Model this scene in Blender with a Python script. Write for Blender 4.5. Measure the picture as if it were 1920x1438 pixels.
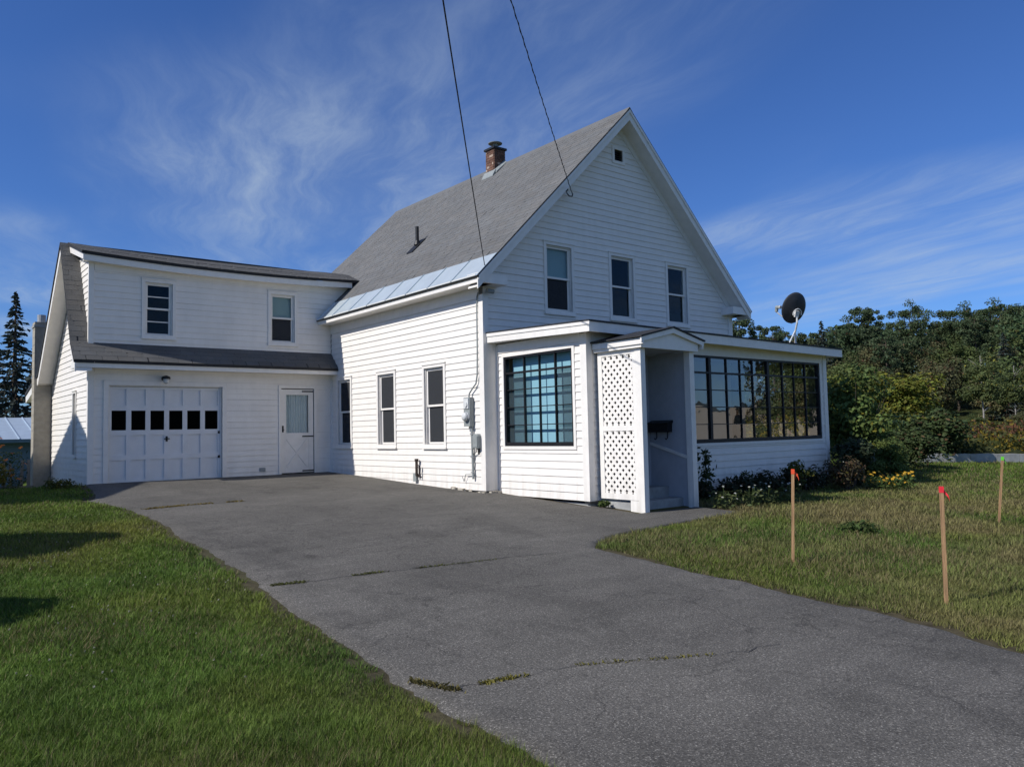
import bpy, math, random
import numpy as np
from mathutils import Vector, Matrix, noise as mnoise
R = math.radians
random.seed(7); rng = np.random.default_rng(11)
for o in list(bpy.data.objects): bpy.data.objects.remove(o)
sc = bpy.context.scene
COL = sc.collection

# ------------------------------------------------------------------ camera
CAM = Vector((-9.243, -12.354, 0.919)); YAW, PITCH, ROLL = 0.677, 0.061, 0.022
cam_d = bpy.data.cameras.new('camera'); cam = bpy.data.objects.new('camera', cam_d); COL.objects.link(cam)
fw = Vector((math.sin(YAW)*math.cos(PITCH), math.cos(YAW)*math.cos(PITCH), math.sin(PITCH)))
rt = Vector((math.cos(YAW), -math.sin(YAW), 0)); up = rt.cross(fw)
r2 = rt*math.cos(ROLL) - up*math.sin(ROLL); u2 = rt*math.sin(ROLL) + up*math.cos(ROLL)
cam.matrix_world = Matrix(((r2.x, u2.x, -fw.x, CAM.x), (r2.y, u2.y, -fw.y, CAM.y), (r2.z, u2.z, -fw.z, CAM.z), (0, 0, 0, 1)))
cam_d.sensor_width = 36; cam_d.lens = 36*1491.2/1920; cam_d.clip_start = 0.05; cam_d.clip_end = 2000
sc.camera = cam

# ------------------------------------------------------------------ sky and sun
TOSUN = Vector((-1.17, 0.2, 1.0)).normalized()
ELEV = math.asin(TOSUN.z); AZ = math.atan2(TOSUN.x, TOSUN.y)      # azimuth from +Y towards +X
w = bpy.data.worlds.new('World'); sc.world = w; w.use_nodes = True
nt = w.node_tree; nt.nodes.clear()
N = nt.nodes.new; L = nt.links.new
out = N('ShaderNodeOutputWorld'); bg = N('ShaderNodeBackground'); bg.inputs['Strength'].default_value = 0.101
sky = N('ShaderNodeTexSky'); sky.sky_type = 'NISHITA'; sky.sun_disc = False
sky.sun_elevation = ELEV; sky.sun_rotation = AZ; sky.altitude = 300; sky.air_density = 1.0; sky.dust_density = 0.15; sky.ozone_density = 4.0
# thin cirrus: a flat cloud layer seen in perspective (direction divided by height)
SEEDX, SEEDY, SEED2X, SEED2Y = 0.0, 0.0, 9.1, 2.2
tc = N('ShaderNodeTexCoord'); sep = N('ShaderNodeSeparateXYZ'); L(tc.outputs['Generated'], sep.inputs[0])
mz = N('ShaderNodeMath'); mz.operation = 'MAXIMUM'; mz.inputs[1].default_value = 0.04; L(sep.outputs['Z'], mz.inputs[0])
def math_n(op, a, b=None, c=None):
    n = N('ShaderNodeMath'); n.operation = op
    for i, v in enumerate((a, b, c)):
        if v is None: continue
        if isinstance(v, (int, float)): n.inputs[i].default_value = v
        else: L(v, n.inputs[i])
    return n.outputs[0]
px_ = math_n('DIVIDE', sep.outputs['X'], mz.outputs[0]); py_ = math_n('DIVIDE', sep.outputs['Y'], mz.outputs[0])
cmb = N('ShaderNodeCombineXYZ'); L(px_, cmb.inputs[0]); L(py_, cmb.inputs[1])
rot = N('ShaderNodeMapping'); rot.inputs['Rotation'].default_value = (0, 0, R(20)); L(cmb.outputs[0], rot.inputs[0])          # streaks run along the wind
warp = N('ShaderNodeTexNoise'); warp.inputs['Scale'].default_value = 0.9; warp.inputs['Detail'].default_value = 3; L(rot.outputs[0], warp.inputs['Vector'])
wsub = N('ShaderNodeVectorMath'); wsub.operation = 'SUBTRACT'; L(warp.outputs['Color'], wsub.inputs[0]); wsub.inputs[1].default_value = (0.5, 0.5, 0.5)
wmul = N('ShaderNodeVectorMath'); wmul.operation = 'SCALE'; wmul.inputs['Scale'].default_value = 0.55; L(wsub.outputs[0], wmul.inputs[0])
wadd = N('ShaderNodeVectorMath'); wadd.operation = 'ADD'; L(rot.outputs[0], wadd.inputs[0]); L(wmul.outputs[0], wadd.inputs[1])
mp = N('ShaderNodeMapping'); mp.inputs['Scale'].default_value = (1.15, 0.19, 1); mp.inputs['Location'].default_value = (SEEDX, SEEDY, 0); L(wadd.outputs[0], mp.inputs[0])
n1 = N('ShaderNodeTexNoise'); n1.inputs['Scale'].default_value = 2.1; n1.inputs['Detail'].default_value = 10; n1.inputs['Roughness'].default_value = 0.66; n1.inputs['Distortion'].default_value = 0.25
L(mp.outputs[0], n1.inputs['Vector'])
mp2 = N('ShaderNodeMapping'); mp2.inputs['Location'].default_value = (SEED2X, SEED2Y, 0); mp2.inputs['Scale'].default_value = (0.8, 0.45, 1); L(rot.outputs[0], mp2.inputs[0])
n2 = N('ShaderNodeTexNoise'); n2.inputs['Scale'].default_value = 0.9; n2.inputs['Detail'].default_value = 2; L(mp2.outputs[0], n2.inputs['Vector'])
r1 = N('ShaderNodeMapRange'); r1.interpolation_type = 'SMOOTHSTEP'; r1.inputs[1].default_value = 0.34; r1.inputs[2].default_value = 0.80; L(n1.outputs[0], r1.inputs[0])
rr = N('ShaderNodeMapRange'); rr.interpolation_type = 'SMOOTHSTEP'; rr.inputs[1].default_value = 0.36; rr.inputs[2].default_value = 0.70; L(n2.outputs[0], rr.inputs[0])
cov = math_n('MULTIPLY', r1.outputs[0], rr.outputs[0]); cov2 = math_n('MULTIPLY_ADD', rr.outputs[0], 0.16, cov)
low = N('ShaderNodeMapRange'); low.interpolation_type = 'SMOOTHSTEP'; low.inputs[1].default_value = 0.04; low.inputs[2].default_value = 0.13; L(sep.outputs['Z'], low.inputs[0])
cfac = math_n('MULTIPLY', low.outputs[0], math_n('MINIMUM', math_n('MULTIPLY', cov2, 0.62), 0.62))
mixc = N('ShaderNodeMix'); mixc.data_type = 'RGBA'; L(cfac, mixc.inputs[0])
tint = N('ShaderNodeMix'); tint.data_type = 'RGBA'; tint.blend_type = 'MULTIPLY'; tint.inputs[0].default_value = 1.0
L(sky.outputs[0], tint.inputs[6]); tint.inputs[7].default_value = (0.46, 0.70, 1.13, 1)
L(tint.outputs[2], mixc.inputs[6]); mixc.inputs[7].default_value = (4.6, 5.6, 6.8, 1)
L(mixc.outputs[2], bg.inputs['Color']); L(bg.outputs[0], out.inputs['Surface'])

sun_d = bpy.data.lights.new('sun', 'SUN'); sun_d.energy = 4.6; sun_d.angle = R(0.55); sun_d.color = (1.0, 0.972, 0.93)
sun = bpy.data.objects.new('sun', sun_d); COL.objects.link(sun); sun.location = TOSUN*60
sun.rotation_euler = TOSUN.to_track_quat('Z', 'Y').to_euler()
vs = sc.view_settings; vs.view_transform = 'Standard'; vs.look = 'None'; vs.exposure = 0.0; vs.gamma = 1.0; vs.use_curve_mapping = False
sc.render.engine = 'CYCLES'
sc.cycles.max_bounces = 8; sc.cycles.transparent_max_bounces = 24

# ------------------------------------------------------------------ materials
GRIME = {'white_siding', 'garage_siding', 'white_trim'}
def mat(name, col, rough=0.6, noise_scale=None, var=0.0, bump=0.0, bump_scale=None, metal=0.0, spec=0.3, stretch=None, attr=None, trans=0.0):
    m = bpy.data.materials.new(name); m.use_nodes = True
    t = m.node_tree; b = t.nodes['Principled BSDF']
    b.inputs['Roughness'].default_value = rough; b.inputs['Metallic'].default_value = metal
    b.inputs['Specular IOR Level'].default_value = spec
    b.inputs['Base Color'].default_value = (*col, 1)
    src = None
    if noise_scale:
        tcn = t.nodes.new('ShaderNodeTexCoord'); mpn = t.nodes.new('ShaderNodeMapping')
        geo = t.nodes.new('ShaderNodeNewGeometry'); t.links.new(geo.outputs['Position'], mpn.inputs[0])
        if stretch: mpn.inputs['Scale'].default_value = stretch
        nz = t.nodes.new('ShaderNodeTexNoise'); nz.inputs['Scale'].default_value = noise_scale; nz.inputs['Detail'].default_value = 6; nz.inputs['Roughness'].default_value = 0.65
        t.links.new(mpn.outputs[0], nz.inputs['Vector'])
        mr = t.nodes.new('ShaderNodeMapRange'); mr.inputs[1].default_value = 0.3; mr.inputs[2].default_value = 0.7; mr.inputs[3].default_value = 1-var; mr.inputs[4].default_value = 1+var
        t.links.new(nz.outputs[0], mr.inputs[0])
        mx = t.nodes.new('ShaderNodeMix'); mx.data_type = 'RGBA'; mx.blend_type = 'MULTIPLY'; mx.inputs[0].default_value = 1
        mx.inputs[6].default_value = (*col, 1); t.links.new(mr.outputs[0], mx.inputs[7]); src = mx
        t.links.new(mx.outputs[2], b.inputs['Base Color'])
        if name in GRIME:      # splash dirt low on the wall and faint run-off streaks
            sp_ = t.nodes.new('ShaderNodeSeparateXYZ'); t.links.new(geo.outputs['Position'], sp_.inputs[0])
            m2 = t.nodes.new('ShaderNodeMapping'); m2.inputs['Scale'].default_value = (1, 1, .06); t.links.new(geo.outputs['Position'], m2.inputs[0])
            n3 = t.nodes.new('ShaderNodeTexNoise'); n3.inputs['Scale'].default_value = 7; n3.inputs['Detail'].default_value = 5; t.links.new(m2.outputs[0], n3.inputs['Vector'])
            hgt = t.nodes.new('ShaderNodeMapRange'); hgt.inputs[1].default_value = -.45; hgt.inputs[2].default_value = .25; hgt.inputs[3].default_value = .55; hgt.inputs[4].default_value = .06; t.links.new(sp_.outputs['Z'], hgt.inputs[0])
            st = t.nodes.new('ShaderNodeMapRange'); st.inputs[1].default_value = .40; st.inputs[2].default_value = .75; st.inputs[3].default_value = 0; st.inputs[4].default_value = 1; t.links.new(n3.outputs[0], st.inputs[0])
            fm = t.nodes.new('ShaderNodeMath'); fm.operation = 'MULTIPLY'; t.links.new(hgt.outputs[0], fm.inputs[0]); t.links.new(st.outputs[0], fm.inputs[1])
            dx_ = t.nodes.new('ShaderNodeMix'); dx_.data_type = 'RGBA'; t.links.new(fm.outputs[0], dx_.inputs[0]); t.links.new(mx.outputs[2], dx_.inputs[6]); dx_.inputs[7].default_value = (.30, .27, .22, 1)
            t.links.new(dx_.outputs[2], b.inputs['Base Color'])
        if bump:
            bp = t.nodes.new('ShaderNodeBump'); bp.inputs['Strength'].default_value = bump; bp.inputs['Distance'].default_value = 0.02
            nb = nz
            if bump_scale:
                nb = t.nodes.new('ShaderNodeTexNoise'); nb.inputs['Scale'].default_value = bump_scale; nb.inputs['Detail'].default_value = 4; t.links.new(mpn.outputs[0], nb.inputs['Vector'])
            t.links.new(nb.outputs[0], bp.inputs['Height']); t.links.new(bp.outputs[0], b.inputs['Normal'])
    if attr:
        at = t.nodes.new('ShaderNodeAttribute'); at.attribute_name = attr
        mx2 = t.nodes.new('ShaderNodeMix'); mx2.data_type = 'RGBA'; mx2.blend_type = 'MULTIPLY'; mx2.inputs[0].default_value = 1
        if src: t.links.new(src.outputs[2], mx2.inputs[6])
        else: mx2.inputs[6].default_value = (*col, 1)
        t.links.new(at.outputs['Color'], mx2.inputs[7]); t.links.new(mx2.outputs[2], b.inputs['Base Color'])
        if trans:
            tr = t.nodes.new('ShaderNodeBsdfTranslucent'); ms = t.nodes.new('ShaderNodeMixShader'); ms.inputs[0].default_value = trans
            t.links.new(mx2.outputs[2], tr.inputs['Color']); o_ = t.nodes['Material Output']
            t.links.new(b.outputs[0], ms.inputs[1]); t.links.new(tr.outputs[0], ms.inputs[2]); t.links.new(ms.outputs[0], o_.inputs['Surface'])
    return m
M = {}
M['siding'] = mat('white_siding', (0.82, 0.775, 0.71), 0.5, 3.0, 0.05, 0.10, 40, stretch=(1, 1, 3))
M['trim'] = mat('white_trim', (0.82, 0.778, 0.715), 0.45, 6.0, 0.05, 0.08, 60)
M['garage_paint'] = mat('garage_paint', (0.72, 0.715, 0.71), 0.5, 4.0, 0.05, 0.1, 50)
M['garage_siding'] = mat('garage_siding', (0.82, 0.775, 0.71), 0.5, 1.6, 0.07, 0.10, 40)
M['entry_shade_grey'] = mat('entry_shade_grey', (0.46, 0.47, 0.50), 0.6, 5.0, 0.08)  # grey carries the shade inside the entry, put into the colour
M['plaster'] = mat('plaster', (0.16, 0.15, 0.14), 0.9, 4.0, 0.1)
M['shingle'] = mat('shingle', (0.150, 0.148, 0.143), 0.9, 1.1, 0.09, 0.6, 160, attr='col')
M['shingle_dark'] = mat('shingle_dark', (0.125, 0.122, 0.116), 0.9, 1.1, 0.14, 0.6, 160, attr='col')
M['roof_edge'] = mat('roof_edge', (0.03, 0.03, 0.032), 0.7, 8, 0.2)
M['metal_roof'] = mat('metal_roof', (0.50, 0.56, 0.58), 0.42, 2.5, 0.08, metal=0.35, spec=0.5)
M['galv'] = mat('galvanized', (0.42, 0.43, 0.44), 0.45, 15, 0.15, metal=0.5)
M['grey_paint'] = mat('grey_paint', (0.27, 0.29, 0.28), 0.5, 12, 0.12)
M['black'] = mat('black_frame', (0.012, 0.012, 0.014), 0.45, 20, 0.3)
M['blackmetal'] = mat('black_metal', (0.018, 0.018, 0.018), 0.5, 20, 0.3)
M['brick'] = mat('brick', (0.165, 0.085, 0.058), 0.85, 18, 0.35, 0.4, 90, attr='col')
M['mortar'] = mat('mortar', (0.36, 0.33, 0.30), 0.95, 25, 0.15, 0.3)
M['block'] = mat('concrete_block', (0.36, 0.33, 0.27), 0.95, 8, 0.15, 0.4, 80)
M['concrete'] = mat('concrete', (0.34, 0.34, 0.33), 0.95, 4, 0.22, 0.4, 60)
M['stone'] = mat('stone', (0.42, 0.38, 0.31), 0.9, 9, 0.25, 0.4)
M['wood'] = mat('stake_wood', (0.37, 0.22, 0.11), 0.85, 45, 0.38, 0.6, stretch=(1, 1, 0.08))
M['oldwood'] = mat('old_wood', (0.30, 0.27, 0.23), 0.9, 30, 0.2, 0.3, stretch=(1, 1, 0.08))
M['orange'] = mat('flag_orange', (0.85, 0.10, 0.035), 0.5, 40, 0.1)
M['red'] = mat('flag_red', (0.80, 0.035, 0.05), 0.5, 40, 0.1)
M['green'] = mat('flag_green', (0.16, 0.62, 0.05), 0.5, 40, 0.1)
M['dish'] = mat('dish_back', (0.035, 0.038, 0.045), 0.5, 10, 0.15)
M['lightgrey'] = mat('light_grey', (0.62, 0.62, 0.60), 0.45, 12, 0.08)
M['wire'] = mat('wire', (0.015, 0.015, 0.017), 0.6)
M['shade_blue'] = mat('shade_blue', (0.27, 0.49, 0.58), 0.8, 3, 0.04)
M['shade_pale'] = mat('shade_pale', (0.40, 0.50, 0.50), 0.8, 3, 0.05)
M['curtain'] = mat('curtain', (0.66, 0.68, 0.70), 0.9, 5, 0.06)
M['beige'] = mat('beige_wall', (0.55, 0.45, 0.34), 0.8, 2, 0.06)
M['tinroof'] = mat('tin_roof', (0.42, 0.50, 0.58), 0.5, 3, 0.08, metal=0.3)
M['shedwall'] = mat('shed_wall', (0.13, 0.19, 0.24), 0.9, 3, 0.15)
M['bark'] = mat('bark', (0.085, 0.068, 0.052), 0.95, 12, 0.3, 0.6, stretch=(1, 1, 0.2))
M['palebark'] = mat('pale_bark', (0.26, 0.24, 0.21), 0.9, 10, 0.3, 0.3)
def leafmat(n, c, tr=0.25): M[n] = mat(n, c, 0.65, attr='col', trans=tr, spec=0.2)
leafmat('leaf', (1, 1, 1)); leafmat('needle', (1, 1, 1), 0.12); leafmat('grassblade', (1, 1, 1), 0.3)

def glass(name, wave=0.0, tint=(0.86, 0.90, 0.90), boost=1.0):
    m = bpy.data.materials.new(name); m.use_nodes = True; t = m.node_tree; t.nodes.clear()
    o = t.nodes.new('ShaderNodeOutputMaterial'); tr = t.nodes.new('ShaderNodeBsdfTransparent'); tr.inputs[0].default_value = (*tint, 1)
    gl = t.nodes.new('ShaderNodeBsdfGlossy'); gl.inputs['Roughness'].default_value = 0.015; gl.inputs['Color'].default_value = (0.95, 0.97, 1, 1)
    fr = t.nodes.new('ShaderNodeFresnel'); fr.inputs[0].default_value = 1.5
    mm = t.nodes.new('ShaderNodeMath'); mm.operation = 'MULTIPLY'; mm.use_clamp = True; mm.inputs[1].default_value = 1.9*boost
    ms = t.nodes.new('ShaderNodeMixShader'); t.links.new(fr.outputs[0], mm.inputs[0])
    gb = t.nodes.new('ShaderNodeNewGeometry'); fb = t.nodes.new('ShaderNodeMath'); fb.operation = 'SUBTRACT'; fb.use_clamp = True   # only the outer face of the pane mirrors
    t.links.new(mm.outputs[0], fb.inputs[0]); t.links.new(gb.outputs['Backfacing'], fb.inputs[1]); t.links.new(fb.outputs[0], ms.inputs[0])
    if wave:
        ge = t.nodes.new('ShaderNodeNewGeometry'); nz = t.nodes.new('ShaderNodeTexNoise'); nz.inputs['Scale'].default_value = 2.6; nz.inputs['Detail'].default_value = 1
        bp = t.nodes.new('ShaderNodeBump'); bp.inputs['Strength'].default_value = 1.0; bp.inputs['Distance'].default_value = wave
        t.links.new(ge.outputs['Position'], nz.inputs['Vector']); t.links.new(nz.outputs[0], bp.inputs['Height']); t.links.new(bp.outputs[0], gl.inputs['Normal'])
    t.links.new(tr.outputs[0], ms.inputs[1]); t.links.new(gl.outputs[0], ms.inputs[2]); t.links.new(ms.outputs[0], o.inputs['Surface'])
    M[name] = m
glass('glass', 0.003, boost=.42); glass('porch_glass', 0.005, (0.7, 0.72, 0.72), 1.3); glass('dark_glass', 0.003, (0.3, 0.3, 0.3), .22); glass('bay_glass', 0.004, (0.94, 0.96, 0.96), .8)
def screen(name, col, dens):
    m = bpy.data.materials.new(name); m.use_nodes = True; t = m.node_tree; t.nodes.clear()
    o = t.nodes.new('ShaderNodeOutputMaterial'); tr = t.nodes.new('ShaderNodeBsdfTransparent'); df = t.nodes.new('ShaderNodeBsdfDiffuse'); df.inputs[0].default_value = (*col, 1)
    ms = t.nodes.new('ShaderNodeMixShader'); ms.inputs[0].default_value = dens
    t.links.new(tr.outputs[0], ms.inputs[1]); t.links.new(df.outputs[0], ms.inputs[2]); t.links.new(ms.outputs[0], o.inputs['Surface']); M[name] = m
screen('screen', (0.060, 0.063, 0.068), 0.62); screen('screen_light', (0.08, 0.11, 0.125), 0.33)

def asphalt():
    m = bpy.data.materials.new('asphalt'); m.use_nodes = True; t = m.node_tree; b = t.nodes['Principled BSDF']; b.inputs['Roughness'].default_value = 0.88; b.inputs['Specular IOR Level'].default_value = 0.25
    ge = t.nodes.new('ShaderNodeNewGeometry')
    def nz(s, d=4, ro=0.6, sc=None):
        n = t.nodes.new('ShaderNodeTexNoise'); n.inputs['Scale'].default_value = s; n.inputs['Detail'].default_value = d; n.inputs['Roughness'].default_value = ro
        if sc:
            mp = t.nodes.new('ShaderNodeMapping'); mp.inputs['Scale'].default_value = sc; mp.inputs['Rotation'].default_value = (0, 0, R(12)); t.links.new(ge.outputs['Position'], mp.inputs[0]); t.links.new(mp.outputs[0], n.inputs['Vector'])
        else: t.links.new(ge.outputs['Position'], n.inputs['Vector'])
        return n.outputs[0]
    def rng_(v, a, b_, c, d):
        r = t.nodes.new('ShaderNodeMapRange'); r.inputs[1].default_value = a; r.inputs[2].default_value = b_; r.inputs[3].default_value = c; r.inputs[4].default_value = d; t.links.new(v, r.inputs[0]); return r.outputs[0]
    def mul(a, b_):
        k = t.nodes.new('ShaderNodeMath'); k.operation = 'MULTIPLY'; t.links.new(a, k.inputs[0]); t.links.new(b_, k.inputs[1]); return k.outputs[0]
    big = rng_(nz(0.45, 5), 0.3, 0.7, 0.78, 1.16); mid = rng_(nz(2.2, 5, 0.7, (0.5, 1.6, 1)), 0.3, 0.72, 0.86, 1.14); fine = rng_(nz(70, 3, 0.75), 0.32, 0.70, 0.52, 1.55)
    vo = t.nodes.new('ShaderNodeTexVoronoi'); vo.inputs['Scale'].default_value = 150; t.links.new(ge.outputs['Position'], vo.inputs['Vector'])
    sp = t.nodes.new('ShaderNodeSeparateColor'); t.links.new(vo.outputs['Color'], sp.inputs[0]); spk = rng_(sp.outputs[0], 0.84, 0.99, 1.0, 2.5)
    stain = rng_(nz(0.9, 6, 0.75, (1.5, .55, 1)), 0.52, 0.64, 1.0, 0.80); pale = rng_(nz(1.4, 6, 0.8, (.35, 1.9, 1)), 0.60, 0.72, 1.0, 1.28)
    hair = t.nodes.new('ShaderNodeTexVoronoi'); hair.feature = 'DISTANCE_TO_EDGE'; hair.inputs['Scale'].default_value = 0.55; hw = t.nodes.new('ShaderNodeVectorMath'); hw.operation = 'ADD'
    hn = t.nodes.new('ShaderNodeTexNoise'); hn.inputs['Scale'].default_value = 1.6; hn.inputs['Detail'].default_value = 6; t.links.new(ge.outputs['Position'], hn.inputs['Vector']); t.links.new(ge.outputs['Position'], hw.inputs[0]); t.links.new(hn.outputs['Color'], hw.inputs[1]); t.links.new(hw.outputs[0], hair.inputs['Vector'])
    crk = rng_(hair.outputs['Distance'], 0.0, 0.008, 0.66, 1.0)
    v = mul(mul(mul(mul(big, mid), fine), spk), mul(mul(stain, pale), crk))
    mx = t.nodes.new('ShaderNodeMix'); mx.data_type = 'RGBA'; mx.blend_type = 'MULTIPLY'; mx.inputs[0].default_value = 1; mx.inputs[6].default_value = (0.105, 0.097, 0.084, 1)
    t.links.new(v, mx.inputs[7]); t.links.new(mx.outputs[2], b.inputs['Base Color'])
    bp = t.nodes.new('ShaderNodeBump'); bp.inputs['Strength'].default_value = 0.55; bp.inputs['Distance'].default_value = 0.006; t.links.new(fine, bp.inputs['Height']); t.links.new(bp.outputs[0], b.inputs['Normal'])
    M['asphalt'] = m
asphalt()
def groundmat():
    m = bpy.data.materials.new('lawn_soil'); m.use_nodes = True; t = m.node_tree; b = t.nodes['Principled BSDF']; b.inputs['Roughness'].default_value = 0.95; b.inputs['Specular IOR Level'].default_value = 0.1
    ge = t.nodes.new('ShaderNodeNewGeometry')
    at = t.nodes.new('ShaderNodeAttribute'); at.attribute_name = 'col'
    n = t.nodes.new('ShaderNodeTexNoise'); n.inputs['Scale'].default_value = 9; n.inputs['Detail'].default_value = 8; n.inputs['Roughness'].default_value = 0.75; t.links.new(ge.outputs['Position'], n.inputs['Vector'])
    r = t.nodes.new('ShaderNodeMapRange'); r.inputs[1].default_value = 0.3; r.inputs[2].default_value = 0.7; r.inputs[3].default_value = 0.55; r.inputs[4].default_value = 1.4; t.links.new(n.outputs[0], r.inputs[0])
    mx = t.nodes.new('ShaderNodeMix'); mx.data_type = 'RGBA'; mx.blend_type = 'MULTIPLY'; mx.inputs[0].default_value = 1; t.links.new(at.outputs['Color'], mx.inputs[6]); t.links.new(r.outputs[0], mx.inputs[7])
    t.links.new(mx.outputs[2], b.inputs['Base Color'])
    bp = t.nodes.new('ShaderNodeBump'); bp.inputs['Strength'].default_value = 0.8; bp.inputs['Distance'].default_value = 0.03; t.links.new(n.outputs[0], bp.inputs['Height']); t.links.new(bp.outputs[0], b.inputs['Normal'])
    M['lawn'] = m
groundmat()

# ------------------------------------------------------------------ mesh helpers
class MB:
    def __init__(s): s.v = []; s.f = []
    def add(s, vs, fs):
        k = len(s.v); s.v += [tuple(p) for p in vs]; s.f += [tuple(i+k for i in f) for f in fs]; return s
    def hexa(s, p):   # p: 4 bottom ccw, 4 top
        return s.add(p, [(3, 2, 1, 0), (4, 5, 6, 7), (0, 1, 5, 4), (1, 2, 6, 5), (2, 3, 7, 6), (3, 0, 4, 7)])
    def box(s, x0, x1, y0, y1, z0, z1):
        return s.hexa([(x0, y0, z0), (x1, y0, z0), (x1, y1, z0), (x0, y1, z0), (x0, y0, z1), (x1, y0, z1), (x1, y1, z1), (x0, y1, z1)])
    def prism(s, poly, ext):   # poly list of 3d points, extruded by ext
        n = len(poly); e = Vector(ext); a = [Vector(p) for p in poly]; b = [p+e for p in a]
        return s.add(a+b, [tuple(range(n))[::-1], tuple(range(n, 2*n))] + [(i, (i+1) % n, n+(i+1) % n, n+i) for i in range(n)])
    def tube(s, pts, r, n=8, caps=True):
        pts = [Vector(p) for p in pts]; rs = r if isinstance(r, (list, tuple)) else [r]*len(pts)
        rings = []
        for i, p in enumerate(pts):
            d = (pts[min(i+1, len(pts)-1)] - pts[max(i-1, 0)]).normalized()
            a = d.orthogonal().normalized() if i == 0 else (a_ - d*a_.dot(d)).normalized()
            a_ = a; b = d.cross(a)
            rings.append([p + (a*math.cos(2*math.pi*k/n) + b*math.sin(2*math.pi*k/n))*rs[i] for k in range(n)])
        vs = [q for g in rings for q in g]
        fs = [(i*n+k, i*n+(k+1) % n, (i+1)*n+(k+1) % n, (i+1)*n+k) for i in range(len(pts)-1) for k in range(n)]
        if caps: fs += [tuple(range(n))[::-1], tuple((len(pts)-1)*n+k for k in range(n))]
        return s.add(vs, fs)
    def bar(s, a, b, w, h, upv=(0, 0, 1)):
        a = Vector(a); b = Vector(b); d = (b-a).normalized(); x = d.cross(Vector(upv)).normalized()*w/2; y = x.cross(d).normalized()*h/2
        return s.hexa([a-x-y, a+x-y, b+x-y, b-x-y, a-x+y, a+x+y, b+x+y, b-x+y])
    def build(s, name, m, parent=None, smooth=False, cols=None, kind=None):
        me = bpy.data.meshes.new(name); me.from_pydata(s.v, [], s.f); me.materials.append(M[m])
        if cols is not None:
            ca = me.color_attributes.new('col', 'FLOAT_COLOR', 'POINT'); ca.data.foreach_set('color', np.asarray(cols, np.float32).ravel())
        if smooth: me.polygons.foreach_set('use_smooth', [True]*len(me.polygons))
        me.update(); return link(name, me, parent, kind)
def link(name, me, parent=None, kind=None):
    o = bpy.data.objects.new(name, me); COL.objects.link(o)
    if parent is not None: setpar(o, parent)
    if kind: o['kind'] = kind
    return o
WORLD = {}
def setpar(o, p):
    o.parent = p; o.matrix_parent_inverse = Matrix.Translation(-Vector(WORLD.get(p.name, (0, 0, 0))))
def thing(name, label, cat, loc=(0, 0, 0), group=None):
    o = bpy.data.objects.new(name, None); COL.objects.link(o); o.location = loc; o.empty_display_size = 0.2; WORLD[o.name] = tuple(loc)
    tag(o, label, cat, group); return o
def tag(o, label, cat, group=None):
    o['label'] = label; o['category'] = cat
    if group: o['group'] = group
    return o
def fast_mesh(name, verts, faces_flat, nper, m, cols=None, parent=None, kind=None, smooth=False):
    """verts (n,3); faces all with nper corners"""
    me = bpy.data.meshes.new(name or 'plant'); nf = len(faces_flat)//nper
    me.vertices.add(len(verts)); me.vertices.foreach_set('co', np.asarray(verts, np.float32).ravel())
    me.loops.add(len(faces_flat)); me.loops.foreach_set('vertex_index', np.asarray(faces_flat, np.int32))
    me.polygons.add(nf); me.polygons.foreach_set('loop_start', np.arange(0, nf*nper, nper, dtype=np.int32))
    if cols is not None:
        ca = me.color_attributes.new('col', 'FLOAT_COLOR', 'POINT')
        c4 = np.ones((len(verts), 4), np.float32); c4[:, :3] = cols; ca.data.foreach_set('color', c4.ravel())
    me.materials.append(M[m]); me.update(calc_edges=True); me.validate()
    if smooth: me.polygons.foreach_set('use_smooth', [True]*nf)
    return link(name, me, parent, kind) if name else me

# ------------------------------------------------------------------ ground
YK = [-400, -60, -20, -12.4, -8, -3.6, 0, 6.6, 14, 400]; ZK = [-1.6, -1.1, -.80, -.72, -.60, -.44, -.25, -.01, 0., 0.]
def vnoise(x, y, s, seed=0):
    """cheap smooth value noise, vectorised"""
    x = np.asarray(x)*s+seed*17.3; y = np.asarray(y)*s+seed*9.1
    xi = np.floor(x); yi = np.floor(y); fx = x-xi; fy = y-yi; fx = fx*fx*(3-2*fx); fy = fy*fy*(3-2*fy)
    h = lambda a, b: np.mod(np.sin(a*127.1+b*311.7+seed)*43758.5453, 1.0)
    return (h(xi, yi)*(1-fx)+h(xi+1, yi)*fx)*(1-fy)+(h(xi, yi+1)*(1-fx)+h(xi+1, yi+1)*fx)*fy
def gz(X, Y):
    X = np.asarray(X, float); Y = np.asarray(Y, float)
    h = np.interp(Y, YK, ZK) - np.clip(.012*(X-2), 0, .12)
    h = h - np.clip(.125*(Y-6.6), 0, .9)*np.clip((-4-X)/1.4, 0, 1)
    d = np.hypot(X+9.2, Y+12.35); az = np.degrees(np.arctan2(X+9.2, Y+12.35))
    hill = np.clip((d-58)/85, 0, 1); hill = hill*hill*(3-2*hill)*9*np.clip((az-42)/12, 0, 1)*np.clip((104-az)/14, 0, 1)
    return h + hill
def axis(lo, a, b, hi, step):
    l = [lo]; 
    xs = list(np.arange(a, b+.001, step)); s = step
    left = []; x = a
    while x > lo: s *= 1.25; x -= s; left.append(max(x, lo))
    s = step; right = []; x = b
    while x < hi: s *= 1.25; x += s; right.append(min(x, hi))
    return np.array(left[::-1]+xs+right)
gx = axis(-500, -13, 13, 500, .15); gy = axis(-400, -15, 13, 500, .2)
GX, GY = np.meshgrid(gx, gy); GZ = gz(GX, GY)
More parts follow.
